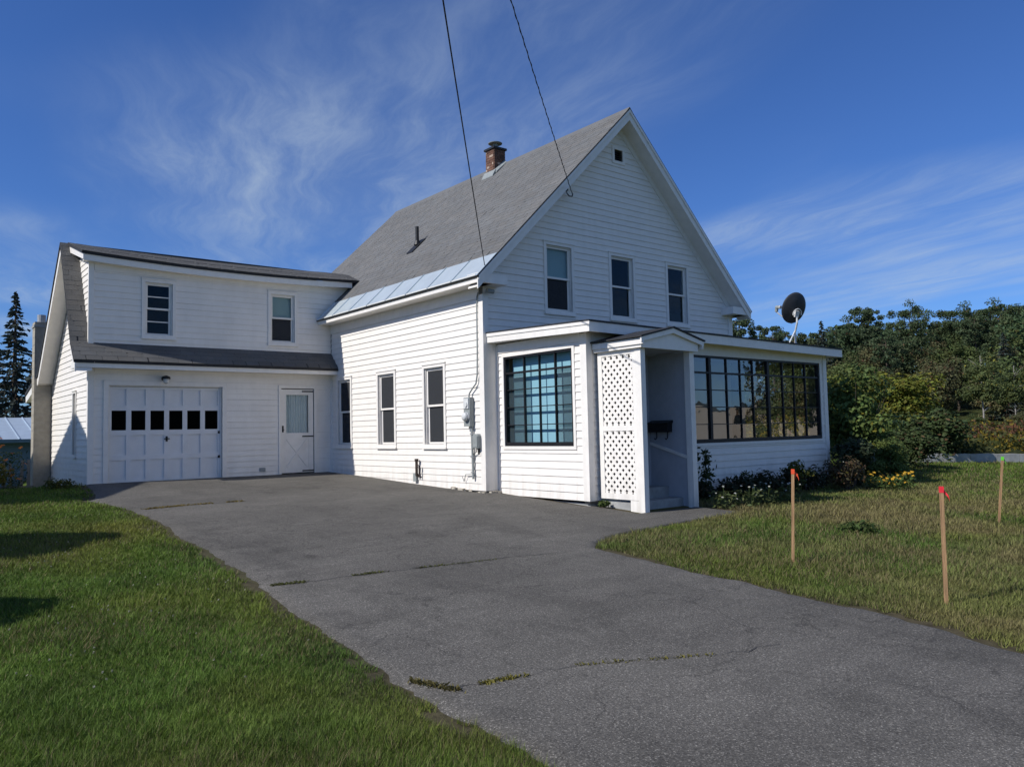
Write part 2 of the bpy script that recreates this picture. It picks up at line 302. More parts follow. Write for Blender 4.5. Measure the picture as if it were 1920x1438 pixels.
def lawncol(X, Y):
    """natural colour of the turf at a place: greener left lawn, dry patches on the right lawn"""
    X = np.asarray(X, float); Y = np.asarray(Y, float)
    n1_ = vnoise(X, Y, .55, 1)*.6+vnoise(X, Y, 1.7, 2)*.4; n2_ = vnoise(X, Y, .35, 3)*.5+vnoise(X, Y, 1.1, 4)*.5
    g = np.stack([.070+.045*n1_, .122+.045*n1_, .022+0*n1_], -1)*(.72+.5*vnoise(X, Y, 2.6, 6)+.12*vnoise(X, Y, 7, 7))[..., None]
    yel = np.array([.185, .170, .038]); dry = np.array([.215, .172, .080])
    k = np.clip((n2_-.42)*2.2, 0, 1)[..., None]*.65; g = g*(1-k)+yel*k
    right = np.clip((X+3.4)/1.0, 0, 1); near = np.clip((13-np.hypot(X-1.5, Y+8.8))/5, 0, 1)
    kd = (right*near*np.clip((n1_-.18)*2.4, 0, 1)*.75)[..., None]; g = g*(1-kd)+dry*kd
    far = np.clip((np.hypot(X+9, Y+12)-30)/10, 0, 1)[..., None]; g = g*(1-far*.85)+np.array([.060, .066, .026])*far*.85
    return g
# driveway: rows across, from the garage to the street
LX = [(-16, -6.9), (-9.38, -6.80), (-8.2, -6.76), (-6.67, -6.58), (-5.35, -6.47), (-3.59, -6.36), (-.99, -6.14), (1.64, -6.02), (2.6, -6.15), (3.2, -6.35), (3.8, -6.05), (6.7, -5.75)]
RX = [(-16, -3.6), (-10.2, -3.07), (-9.3, -2.87), (-8.27, -2.67), (-7.07, -2.64), (-6.05, -2.52), (-5.4, -2.42), (-5.1, -2.1), (-4.87, -1.5), (-4.68, -.25), (-4.5, 1.5), (-4.4, 1.95), (-3.62, 1.95), (-3.58, .50), (-2.55, .5), (-2.5, .32), (0, .3), (.05, .02), (6.7, .02)]
def interp(tab, y): return np.interp(y, [p[0] for p in tab], [p[1] for p in tab])
def driveL(y): return interp(LX, y) + (vnoise(y, 0*np.asarray(y), .9, 5)-.5)*.16 + (vnoise(y, 0*np.asarray(y), 5, 6)-.5)*.06 + (vnoise(y, 0*np.asarray(y), 14, 16)-.5)*.05
def driveR(y): return interp(RX, y) + np.where(np.asarray(y) < -4.3, (vnoise(y, 0*np.asarray(y), 2.1, 7)-.5)*.16 + (vnoise(y, 0*np.asarray(y), 7, 8)-.5)*.06, 0)
gc = lawncol(GX, GY)*0.62
yc_ = np.clip(GY, -16, 6.6); dl = driveL(yc_)-GX; dr = GX-driveR(yc_)
edge = np.exp(-(np.minimum(np.abs(dl), np.abs(dr))/.28)**2)*((GY > -17) & (GY < 7)); soil = np.array([.075, .060, .040])
gc = (gc*(1-edge[..., None]*.9)+soil*edge[..., None]*.9).reshape(-1, 3)
ny_, nx_ = GX.shape; idx = np.arange(ny_*nx_).reshape(ny_, nx_)
q = np.stack([idx[:-1, :-1], idx[:-1, 1:], idx[1:, 1:], idx[1:, :-1]], -1).reshape(-1)
ground = fast_mesh('ground', np.stack([GX, GY, GZ], -1).reshape(-1, 3), q, 4, 'lawn', gc, kind='structure', smooth=True)

dy = np.arange(-16, 6.58, .06); U = np.linspace(0, 1, 40)
DX = driveL(dy)[:, None]*(1-U)+driveR(dy)[:, None]*U; DY = np.repeat(dy[:, None], len(U), 1)
DZ = gz(DX, DY)+.022 + (vnoise(DX, DY, .5, 9)-.5)*.02; DZ[:, 0] -= .03; DZ[:, -1] -= .03
idx = np.arange(DX.size).reshape(DX.shape); q = np.stack([idx[:-1, :-1], idx[:-1, 1:], idx[1:, 1:], idx[1:, :-1]], -1).reshape(-1)
fast_mesh('driveway', np.stack([DX, DY, DZ], -1).reshape(-1, 3), q, 4, 'asphalt', kind='structure', smooth=True)
def on_drive(X, Y): return (X > driveL(Y)) & (X < driveR(Y)) & (Y < 6.6)

# ------------------------------------------------------------------ the house
house = thing('clapboard_house', 'white clapboard gable house with garage wing and black framed glass porch', 'house', (1.0, 3.0, -0.2))
EXPO = 0.134
boards_left = [292]      # clapboards built one by one; the remaining, least visible ones are joined
class Wall:
    """a wall plane: point = O + u*U + n*out + z ; uL(z), uR(z) give the ends; openings are (u0,u1,z0,z1)"""
    def __init__(s, O, U, n, uL, uR, z0, z1, opens=(), thick=.12, mat_='siding', single=True, casing=.07, boards=True, zb=None, name='wall', lip=.015):
        s.O = Vector(O); s.U = Vector(U); s.n = Vector(n)
        fL = uL if callable(uL) else (lambda z: uL); fR = uR if callable(uR) else (lambda z: uR)
        s.fL, s.fR = fL, fR
        P = lambda u, z, o: s.O + s.U*u + s.n*o + Vector((0, 0, z))
        s.P = P
        core = MB(); zs = sorted({z0, z1, *[z for o in opens for z in o[2:4] if z0 < z < z1]})
        zz = []
        for a, b in zip(zs[:-1], zs[1:]):
            k = max(1, int((b-a)/.5)) if callable(uL) or callable(uR) else 1
            zz += [(a+(b-a)*i/k, a+(b-a)*(i+1)/k) for i in range(k)]
        for a, b in zz:
            cuts = sorted([(o[0], o[1]) for o in opens if o[2] < b-1e-6 and o[3] > a+1e-6])
            e = [None]; seg = []
            cur = 'L'
            for c in cuts: seg.append((cur, c[0])); cur = c[1]
            seg.append((cur, 'R'))
            for l, r in seg:
                la, lb = (fL(a), fL(b)) if l == 'L' else (l, l); ra, rb = (fR(a), fR(b)) if r == 'R' else (r, r)
                if ra-la < .002 and rb-lb < .002: continue
                core.hexa([P(la, a, -thick), P(ra, a, -thick), P(ra, a, 0), P(la, a, 0), P(lb, b, -thick), P(rb, b, -thick), P(rb, b, 0), P(lb, b, 0)])
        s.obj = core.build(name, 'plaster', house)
        if not boards: return
        rest = MB()
        def board(la, ra, lb, rb, a, b, za, zb_):
            if max(ra-la, rb-lb) < .015: return
            oa = lip*(1-(a-za)/(zb_-za))+.004; ob = lip*(1-(b-za)/(zb_-za))+.004
            j = random.uniform(-.002, .002); a_l, a_r = random.uniform(-.003, .003), random.uniform(-.003, .003)
            p = [P(la, a+a_l, -.002), P(ra, a+a_r, -.002), P(ra, a+a_r, oa+j), P(la, a+a_l, oa+j), P(lb, b, -.002), P(rb, b, -.002), P(rb, b, ob), P(lb, b, ob)]
            if single and boards_left[0] > 0:
                boards_left[0] -= 1; MB().hexa(p).build('clapboard', mat_, s.obj)
            else: rest.hexa(p)
        z = z0 if zb is None else zb
        co = [(o[0]-casing, o[1]+casing, o[2]-casing, o[3]+casing) for o in opens]
        while z < z1-.01:
            za, zb_ = z, z+EXPO; a, b = max(za, z0), min(zb_, z1)
            cuts = sorted([o for o in co if o[2] < b-.004 and o[3] > a+.004])
            cur = 'L'; seg = []
            for c in cuts: seg.append((cur, c[0])); cur = c[1]
            seg.append((cur, 'R'))
            for l, r in seg:
                la, lb = (fL(a), fL(b)) if l == 'L' else (l, l); ra, rb = (fR(a), fR(b)) if r == 'R' else (r, r)
                board(la, ra, lb, rb, a, b, za, zb_)
            for c in cuts:
                if c[2] > a+.004: board(c[0], c[1], c[0], c[1], a, c[2], za, zb_)
                if c[3] < b-.004: board(c[0], c[1], c[0], c[1], c[3], b, za, zb_)
            z = zb_
        if rest.v: rest.build('clapboards', mat_, s.obj, kind='stuff')

def boxP(mb, W, u0, u1, z0, z1, o0, o1):
    P = W.P
    return mb.hexa([P(u0, z0, o0), P(u1, z0, o0), P(u1, z0, o1), P(u0, z0, o1), P(u0, z1, o0), P(u1, z1, o0), P(u1, z1, o1), P(u0, z1, o1)])
def quadP(mb, W, u0, u1, z0, z1, o, t=.004): return boxP(mb, W, u0, u1, z0, z1, o-t, o)

def sash_window(W, op, upper='dark', lower='dark', casing=.07, muntins=0, label=None, trim='trim'):
    u0, u1, z0, z1 = op; c = casing
    m = MB(); pr = .034
    boxP(m, W, u0-c, u0, z0-c, z1+c, -.01, pr); boxP(m, W, u1, u1+c, z0-c, z1+c, -.01, pr)
    boxP(m, W, u0, u1, z1, z1+c, -.01, pr); boxP(m, W, u0, u1, z0-c, z0, -.01, pr)
    for a, b in ((u0, u0+.022), (u1-.022, u1)): boxP(m, W, a, b, z0, z1, -.115, -.008)       # jamb liners
    boxP(m, W, u0+.022, u1-.022, z1-.022, z1, -.115, -.008)
    win = m.build('window', trim, house)
    if label: win['label'] = label
    s = MB(); boxP(s, W, u0-c-.015, u1+c+.015, z0-c-.03, z0-c+.012, pr-.01, pr+.022); s.build('sill', trim, win)
    h = MB(); boxP(h, W, u0-c-.012, u1+c+.012, z1+c-.004, z1+c+.016, -.01, pr+.016); h.build('drip_cap', trim, win)
    zm = (z0+z1)/2; a, b = u0+.024, u1-.024; st = .042
    for nm, lo, hi, of in (('upper_sash', zm-.015, z1-.024, -.030), ('lower_sash', z0+.004, zm+.025, -.062)):
        f = MB(); boxP(f, W, a, a+st, lo, hi, of-.03, of); boxP(f, W, b-st, b, lo, hi, of-.03, of)
        boxP(f, W, a+st, b-st, hi-st*.9, hi, of-.03, of); boxP(f, W, a+st, b-st, lo, lo+st, of-.03, of)
        for k in range(muntins):
            zc = lo+st+(hi-lo-2*st)*(k+1)/(muntins+1); boxP(f, W, a+st, b-st, zc-.012, zc+.012, of-.026, of-.004)
        f.build(nm, trim, win)
        g = MB(); quadP(g, W, a+st-.004, b-st+.004, lo+st-.004, hi-st*.9+.004, of-.014); g.build('pane', 'glass', win)
        look = upper if nm == 'upper_sash' else lower
        if look.startswith('screen'):
            k = MB(); quadP(k, W, a+st-.002, b-st+.002, lo+st-.002, hi-st*.9+.002, of-.006, .002); k.build('insect_screen', look, win)
        if look == 'shade':
            k = MB(); quadP(k, W, a, b, lo, hi, -.10, .004); k.build('roller_shade', 'shade_pale', win)
    return win

ME = .979     # slope of the main roof
MX, MD, MW = 3.965, 9.6, 7.96
EX, EZ = -.40, 3.93                                   # eave line of the roof surface
RZ = EZ + (MX-EX)*ME
under = lambda x: EZ-.14+(x-EX)*ME if x < MX else EZ-.14+(2*MX-x-EX)*ME
# openings
side_open = [(1.39, 2.13, .70, 2.32), (3.405, 4.14, .70, 2.32), (5.53, 6.215, .70, 2.32)]      # u = y
gab_open = [(1.66, 2.38, 3.45, 4.83), (3.595, 4.31, 3.45, 4.83), (5.52, 6.225, 3.45, 4.83)]
vent_open = (3.81, 4.08, 7.05, 7.31)
upg_open = [(-4.54, -3.95, 3.28, 4.47), (-1.63, -1.01, 3.28, 4.47)]
gd_open = (-5.273, -2.818, -.02, 2.13); md_open = (-1.369, -.50, .0, 2.13)
ps_open = (-2.19, -.25, .65, 2.37); pf_open = (2.06, 7.72, .62, 2.345)
# clapboards are used up in the order of how large they show: gable, side, porch, garage
W_side = Wall((0, 0, 0), (0, 1, 0), (-1, 0, 0), .12, 6.58, -.2, 3.66, side_open, zb=-.2, thick=.14)
zg = lambda z: max(.0, (z-(EZ-.30))/ME+EX+.02)
W_gab = Wall((0, 0, 0), (1, 0, 0), (0, -1, 0), lambda z: max(.0, (z-(EZ-.14))/ME+EX), lambda z: min(MW, 2*MX-((z-(EZ-.14))/ME+EX)), 2.62, 7.95, gab_open+[vent_open], zb=2.62, thick=.14)
W_ps = Wall((.306, 0, 0), (0, 1, 0), (-1, 0, 0), -2.53+.12, -.02, -.283, 2.62, [ps_open], zb=-.283, casing=.06)
W_gl = Wall((0, 6.607, 0), (1, 0, 0), (0, -1, 0), -5.646, -.0, -.04, 2.75, [gd_open, md_open], zb=-.04, mat_='garage_siding')
W_gu = Wall((0, 6.607, 0), (1, 0, 0), (0, -1, 0), -5.646, lambda z: max(-.02, (z-EZ)/ME+EX), 2.75, 4.86, upg_open, zb=2.98, mat_='garage_siding')
W_pf = Wall((0, -2.53, 0), (1, 0, 0), (0, -1, 0), .306, 7.966, -.32, 2.62, [pf_open], zb=-.283, casing=.05, lip=.016)
# wing gable end
RY, RZW = 7.97, 5.45                                   # ridge of the wing
fs = lambda z: 6.607 if z < 2.95 else 6.607+(z-2.95)*(RY-6.607)/(RZW-.12-2.95)
bs = lambda z: 12.8 if z < 2.2 else (12.8-(z-2.2)*(12.8-10.95)/.42 if z < 2.62 else 10.95-(z-2.62)*(10.95-RY)/(RZW-.12-2.62))
W_end = Wall((-5.646, 0, 0), (0, 1, 0), (-1, 0, 0), fs, bs, -.12, RZW-.15, [(7.94, 8.24, .62, 2.02)], zb=-.12, casing=.05, single=True)
# cheek of the dormer
W_chk = Wall((-5.640, 0, 0), (0, 1, 0), (-1, 0, 0), 6.607, lambda z: min(7.97, fs(z)+.02), 3.0, 5.05, zb=2.98, single=False, thick=.05)
# unseen walls
Wall((MW, 0, 0), (0, 1, 0), (1, 0, 0), 0, MD, -.2, 4.1, single=False)
Wall((0, MD, 0), (1, 0, 0), (0, 1, 0), lambda z: max(.0, (z-(EZ-.14))/ME+EX), lambda z: min(MW, 2*MX-((z-(EZ-.14))/ME+EX)), -.2, 7.95, single=False)
Wall((7.966, -2.53, 0), (0, 1, 0), (1, 0, 0), 0.02, 2.5, -.32, 2.62, [(.35, 2.2, .65, 2.3)], single=False, casing=.02)
Wall((0, 12.8, 0), (1, 0, 0), (0, 1, 0), -5.64, 0, -.5, 2.2, single=False)
Wall((0, MD-.2, 0), (0, 1, 0), (-1, 0, 0), .02, 3.3, -.3, 2.6, single=False)
# inner partitions, floors
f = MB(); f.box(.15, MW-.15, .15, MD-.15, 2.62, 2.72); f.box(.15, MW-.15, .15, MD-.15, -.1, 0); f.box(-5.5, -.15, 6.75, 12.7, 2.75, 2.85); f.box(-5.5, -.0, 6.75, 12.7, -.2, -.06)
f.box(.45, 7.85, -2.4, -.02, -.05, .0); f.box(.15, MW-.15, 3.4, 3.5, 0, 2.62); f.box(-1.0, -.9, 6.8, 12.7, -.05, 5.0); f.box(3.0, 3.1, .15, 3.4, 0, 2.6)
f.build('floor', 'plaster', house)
bw = MB(); bw.box(.45, MW-.02, -.02, -.004, -.05, 2.60); bw.build('porch_back_wall', 'beige', house)
# foundation
f = MB(); f.box(.02, MW-.02, .02, MD-.02, -1.2, -.21); f.build('foundation', 'stone', house)
f = MB(); f.box(-5.63, .03, 6.64, 12.78, -1.6, -.125); f.box(-5.60, -.02, 6.62, 6.7, -.6, -.045); f.build('foundation', 'concrete', house)
f = MB(); f.box(.36, 7.92, -2.48, -.01, -1.0, -.33); f.build('foundation', 'concrete', house)

# corner boards, friezes and trim
def trimbox(name, *b, m='trim'):
    return MB().box(*b).build(name, m, house)
trimbox('corner_board', -.036, .10, -.036, .115, -.20, 3.62)
trimbox('corner_board', .101, .30, -.032, .02, -.20, 2.66)
trimbox('corner_board', MW-.12, MW+.036, -.036, .1, 2.5, 3.9)
trimbox('corner_board', .268, .40, -2.566, -2.41, -.285, 2.60)
trimbox('corner_board', 7.86, 8.0, -2.566, -2.42, -.3, 2.60)
trimbox('corner_board', .272, .36, -.075, -.006, -.285, 2.60)
trimbox('corner_board', -5.682, -5.56, 6.571, 6.68, -.05, 2.55)
trimbox('corner_board', -5.684, -5.58, 6.573, 6.66, 3.02, 4.86)
trimbox('corner_board', -.05, -.005, 6.56, 6.62, -.04, 2.6)
trimbox('frieze_board', -.030, .0, .118, 6.6, 3.555, 3.80)
trimbox('frieze_board', -5.55, -.005, 6.575, 6.61, 2.40, 2.62, m='garage_siding')
trimbox('frieze_board', -5.57, -.005, 6.577, 6.61, 4.62, 4.92, m='garage_siding')
trimbox('frieze_board', .274, .31, -2.40, -.08, 2.46, 2.63)
trimbox('frieze_board', .41, 7.85, -2.562, -2.53, 2.405, 2.63)

# main eaves: box with soffit, moulding and fascia, left side and right side
for sgn in (0, 1):
    fx = (lambda x: x) if not sgn else (lambda x: 2*MX-x)
    def ebox(mb, x0, x1, *r):
        a, b = sorted((fx(x0), fx(x1))); return mb.box(a, b, *r)
    e = MB(); ebox(e, -.34, .0, -.30, MD+.2, 3.775, 3.80); ebox(e, -.375, -.34, -.34, MD+.2, 3.77, 3.90); e.build('eave_box', 'trim', house)
    e = MB(); e.prism([(fx(-.376), -.335, 3.86), (fx(-.376), -.335, 3.905), (fx(-.425), -.335, 3.912), (fx(-.42), -.335, 3.885), (fx(-.40), -.335, 3.865)], (0, MD+.5, 0)); e.build('eave_moulding', 'trim', house, smooth=False)
# rakes front and back: fascia + soffit, cornice returns
for yf, yw, nm in ((-.38, 0.0, 'front'), (MD+.38, MD, 'back')):
    s = 1 if yf < 0 else -1
    for sg in (0, 1):
        fx = (lambda x: x) if not sg else (lambda x: 2*MX-x)
        ln = lambda x, d: (fx(x), EZ-d+(x-EX)*ME)
        def pr(x0, x1, d0, d1, ya, yb, name, m='trim'):
            a = ln(x0, d0); b = ln(x1, d0); c = ln(x1, d1); d = ln(x0, d1)
            return MB().prism([(p[0], ya, p[1]) for p in (a, b, c, d)], (0, yb-ya, 0)).build(name, m, house)
        pr(EX+.01, MX, .055, .30, yf, yf+.03*s, 'rake_fascia')
        pr(EX+.02, MX, .055, .13, yf-.022*s, yf-.001*s, 'rake_moulding')
        pr(EX+.05, MX, .265, .29, yf+.031*s, yw-.002*s, 'rake_soffit')
        pr(.02, MX, .291, .45, yw-.030*s, yw-.004*s, 'rake_frieze')
        a, b = sorted((fx(-.37), fx(.34)))
        r = MB().box(a, b, min(yf+.02*s, yw), max(yf+.02*s, yw), 3.775, 3.955); r.build('cornice_return', 'trim', house)

# roofs: deck plus courses of shingles
def shingles(name, org, du, dv, nrm, length, width, parent, m, expo=.14, tab=.31, uL=None, uR=None, kind='stuff'):
    """org: lower left, du along the eave, dv up the slope"""
    org, du, dv, nrm = (np.array(v, float) for v in (org, du, dv, nrm)); V = []; F = []; Cc = []
    rows = int(math.ceil(width/expo))
    for r_ in range(rows):
        a = r_*expo; b = min(width, a+expo*1.9); u = (uL(a) if uL else 0) - random.random()*tab
        end = uR(a) if uR else length; st = uL(a) if uL else 0
        rowc = random.uniform(.96, 1.04)
        while u < end:
            u0 = max(u, st); u1 = min(u+tab*random.uniform(.9, 1.1), end); u = u+tab
            if u1-u0 < .02: continue
            k = len(V); t = random.uniform(.007, .010); lo = a+random.uniform(-.006, .004)
            u1b = min(u1, u+.0)
            for uu, vv, tt in ((u0+.003, lo, t), (u1b-.003, lo, t), (u1b-.003, b, .003), (u0+.003, b, .003), (u0+.003, lo, -.002), (u1b-.003, lo, -.002)):
                V.append(org+du*uu+dv*vv+nrm*tt)
            F += [(k, k+1, k+2, k+3), (k+4, k+5, k+1, k), (k+4, k, k+3, k+4), (k+5, k+2, k+1, k+5)]
            g = rowc*random.uniform(.93, 1.06); wm = random.uniform(-.02, .025)
            Cc += [(g*(1+wm), g, g*(1-wm), 1)]*6
    F = [f_ if len(set(f_)) == 4 else tuple(dict.fromkeys(f_)) for f_ in F]
    mb = MB(); mb.v = [tuple(p) for p in V]; mb.f = F
    return mb.build(name, m, parent, cols=Cc, kind=kind)
cs, sn = 1/math.hypot(1, ME), ME/math.hypot(1, ME); SL = (MX-EX)/cs
RL = MD+.76
roofm = MB()
roofm.prism([(EX-.02, -.40, EZ-.035-.02*ME), (MX, -.40, RZ-.03), (2*MX-EX+.02, -.40, EZ-.035-.02*ME), (2*MX-EX, -.40, EZ-.075), (MX, -.40, RZ-.09), (EX, -.40, EZ-.075)], (0, RL+.04, 0))
roof = roofm.build('roof', 'roof_edge', house)
MT = .70   # width of the metal strip along the eave
shingles('shingles', (EX+MT*cs-.02*cs, -.39, EZ+(MT-.02)*sn-.03), (0, 1, 0), (cs, 0, sn), (-sn, 0, cs), RL, SL-MT+.03, roof, 'shingle')
shingles('shingles', (2*MX-EX, -.39, EZ-.03), (0, 1, 0), (-cs, 0, sn), (sn, 0, cs), RL, SL, roof, 'shingle')
rc = MB(); rc.prism([(MX-.13, -.395, RZ-.02-.13*ME), (MX, -.395, RZ+.0), (MX+.13, -.395, RZ-.02-.13*ME), (MX, -.395, RZ-.028)], (0, RL, 0)); rc.build('ridge_cap', 'shingle', roof, cols=[(1, 1, 1, 1)]*8)
# metal eave panels with standing seams
ys = [-.40, .50, 1.38, 2.24, 3.12, 4.0, 4.86, 5.66, 6.20]
yend = 6.55
ys = list(np.linspace(-.40, 6.50, 9))
for a, b in zip(ys[:-1], ys[1:]):
    p = lambda v, y, t: (EX-.03*cs+v*cs-sn*t, y, EZ-.03*sn-.03+v*sn+cs*t)
    mb = MB(); mb.hexa([p(0, a+.004, .004), p(0, b-.004, .004), p(MT, b-.004, .010), p(MT, a+.004, .010), p(0, a+.004, .012), p(0, b-.004, .012), p(MT, b-.004, .018), p(MT, a+.004, .018)])
    mb.hexa([p(0, b-.012, .012), p(0, b+.010, .012), p(MT, b+.010, .018), p(MT, b-.012, .018), p(0, b-.006, .034), p(0, b+.004, .034), p(MT, b+.004, .038), p(MT, b-.006, .038)])
    mb.build('metal_panel', 'metal_roof', roof)

# wing roof: front slope with a skirt, rear slope, shed dormer
XL = -6.02
ev = (6.20, 2.66)                                      # front eave
wr = MB()
P3 = [(6.20, 2.64), (6.62, 3.06), (RY, RZW), (10.93, 2.66), (12.98, 2.26)]
def slab(pts, x0, x1, t): 
    mb = MB()
    poly = [(x0, y, z) for y, z in pts]+[(x0, y, z-t) for y, z in pts[::-1]]
    return mb.prism(poly, (x1-x0, 0, 0))
wroof = slab(P3[:3], XL, -5.63, .07).build('wing_roof', 'roof_edge', house)
slab(P3[2:], XL, .3, .07).build('rear_roof_deck', 'roof_edge', wroof)
slab(P3[:2], -5.62, .06, .07).build('skirt_deck', 'roof_edge', wroof)
def slope_sh(p0, p1, x0, x1, par, m='shingle', over=.02, flip=1):
    (y0, z0), (y1, z1) = p0, p1; d = math.hypot(y1-y0, z1-z0); dv = ((0, (y1-y0)/d, (z1-z0)/d)); nn = (0, -(z1-z0)/d*flip, abs(y1-y0)/d)
    shingles('shingles', (x0, y0-dv[1]*over, z0-dv[2]*over+.004), (1, 0, 0), dv, nn, x1-x0, d+over, par, m)
slope_sh(P3[0], P3[1], XL, .05, wroof, 'shingle_dark'); slope_sh(P3[1], P3[2], XL, -5.62, wroof, 'shingle_dark')
slope_sh(P3[3], P3[2], XL, .3, wroof, 'shingle_dark', flip=-1); slope_sh(P3[4], P3[3], XL, .3, wroof, 'shingle_dark', flip=-1)
# dormer roof
DE = (6.36, 4.985)
dz = lambda x: 0.0
def sagged(x, y=6.4): k = min(1, max(0, (x+5.9)/6.4)); return -.085*4*k*(1-k)*(1 if y < 7 else .75)
def sag_obj(o):
    for q_ in o.data.vertices: q_.co.z += sagged(q_.co.x, q_.co.y)
    return o
def segs(x0, x1, n=12): e_ = np.linspace(x0, x1, n+1); return list(zip(e_[:-1], e_[1:]))
dk = MB()
for a_, b_ in segs(-5.86, 1.2): t_ = slab([DE, (RY+.02, RZW+.02)], a_, b_, .06); dk.add(t_.v, t_.f)
dm = sag_obj(dk.build('dormer_roof', 'roof_edge', house))
slope_sh(DE, (RY+.02, RZW+.02), -5.86, 1.25, dm, 'shingle_dark'); sag_obj(dm.children[0])
e = MB()
for a_, b_ in segs(-5.82, .5): e.box(a_, b_, 6.385, 6.415, 4.79, 4.925)
sag_obj(e.build('dormer_fascia', 'trim', house))
e = MB()
for a_, b_ in segs(-5.80, .5): e.box(a_, b_, 6.416, 6.60, 4.80, 4.82)
sag_obj(e.build('dormer_soffit', 'trim', house))
e = MB(); e.prism([(-5.83, 6.38, 4.80), (-5.83, 6.38, 4.93), (-5.83, 7.9, 5.36), (-5.83, 7.9, 5.23)], (.03, 0, 0)); e.build('dormer_rake', 'trim', house)
e = MB(); e.prism([(-5.80, 6.40, 4.795), (-5.80, 7.9, 5.22), (-5.80, 7.9, 5.235), (-5.80, 6.40, 4.81)], (.14, 0, 0)); e.build('dormer_rake_soffit', 'trim', house)
# skirt fascia and soffit
e = MB(); e.box(-5.98, .02, 6.225, 6.25, 2.475, 2.60); e.box(-5.96, .0, 6.25, 6.60, 2.48, 2.50); e.build('skirt_fascia', 'trim', house)
e = MB(); e.box(-5.98, -5.66, 6.26, 6.75, 2.47, 2.60); e.build('cornice_return', 'trim', house)
# rake boards of the wing end
def rakepiece(a, b, name, x0=XL+.02, x1=XL+.05, t0=.075, t1=.26):
    (y0, z0), (y1, z1) = a, b
    return MB().prism([(x0, y0, z0-t0), (x0, y1, z1-t0), (x0, y1, z1-t1), (x0, y0, z0-t1)], (x1-x0, 0, 0)).build(name, 'trim', house)
for a, b in ((P3[0], P3[1]), (P3[1], P3[2]), (P3[2], P3[3]), (P3[3], P3[4])):
    rakepiece(a, b, 'rake_fascia'); rakepiece(a, b, 'rake_soffit', XL+.05, -5.67, .22, .245)
# porch roof (slightly sagging to the right)
sag = lambda x: -.0125*(x-.05)
def tilted(x0, x1, y0, y1, zb0, zt0, zb1, zt1):
    """box whose heights change from y0 to y1 and sag with x"""
    p = []
    for which in (0, 1):
        for x, y, k in ((x0, y0, 0), (x1, y0, 0), (x1, y1, 1), (x0, y1, 1)):
            p.append((x, y, ((zb0, zb1), (zt0, zt1))[which][k]+sag(x)))
    return MB().hexa(p)
PR = 8.16
pr_ = tilted(.03, PR+.02, -2.90, -.005, 2.745, 2.772, 2.845, 2.872).build('porch_roof', 'roof_edge', house)
tilted(.05, PR, -2.88, -2.85, 2.575, 2.743, 2.575, 2.743).build('porch_fascia', 'trim', house)
tilted(.05, .08, -2.849, -.004, 2.575, 2.743, 2.665, 2.843).build('porch_fascia', 'trim', house)
tilted(.062, .078, -2.87, -.004, 2.70, 2.748, 2.79, 2.846).build('porch_moulding', 'trim', house) if False else None
tilted(PR-.03, PR, -2.849, -.004, 2.575, 2.743, 2.665, 2.843).build('porch_fascia', 'trim', house)
tilted(.081, PR-.031, -2.849, -.004, 2.63, 2.645, 2.66, 2.675).build('porch_soffit', 'trim', house)
tilted(.035, .049, -2.90, -.004, 2.69, 2.744, 2.78, 2.844).build('porch_moulding', 'trim', house)

# windows
for k, op in enumerate(side_open): sash_window(W_side, op, 'screen', 'screen')
for k, op in enumerate(gab_open): sash_window(W_gab, op, 'shade' if k == 0 else 'dark', 'screen' if k == 0 else 'dark')
sash_window(W_gu, upg_open[0], 'dark', 'dark', muntins=1, label='window with two panes in each sash'); sash_window(W_gu, upg_open[1], 'shade', 'screen')
sash_window(W_end, (7.94, 8.24, .62, 2.02), 'dark', 'dark', casing=.05)
# gable vent
v = MB(); u0, u1, z0, z1 = vent_open
boxP(v, W_gab, u0-.07, u0, z0-.07, z1+.07, -.01, .03); boxP(v, W_gab, u1, u1+.07, z0-.07, z1+.07, -.01, .03); boxP(v, W_gab, u0, u1, z1, z1+.07, -.01, .03); boxP(v, W_gab, u0, u1, z0-.07, z0, -.01, .03)
vent = v.build('gable_vent', 'trim', house); b = MB(); boxP(b, W_gab, u0, u1, z0, z1, -.10, -.08); b.build('backing', 'black', vent)
for i in range(5):
    z = z0+(i+.5)*(z1-z0)/5; P = W_gab.P; b = MB(); b.hexa([P(u0, z-.022, -.01), P(u1, z-.022, -.01), P(u1, z-.016, -.01), P(u0, z-.016, -.01), P(u0, z+.012, -.05), P(u1, z+.012, -.05), P(u1, z+.018, -.05), P(u0, z+.018, -.05)]); b.build('slat', 'blackmetal', vent)

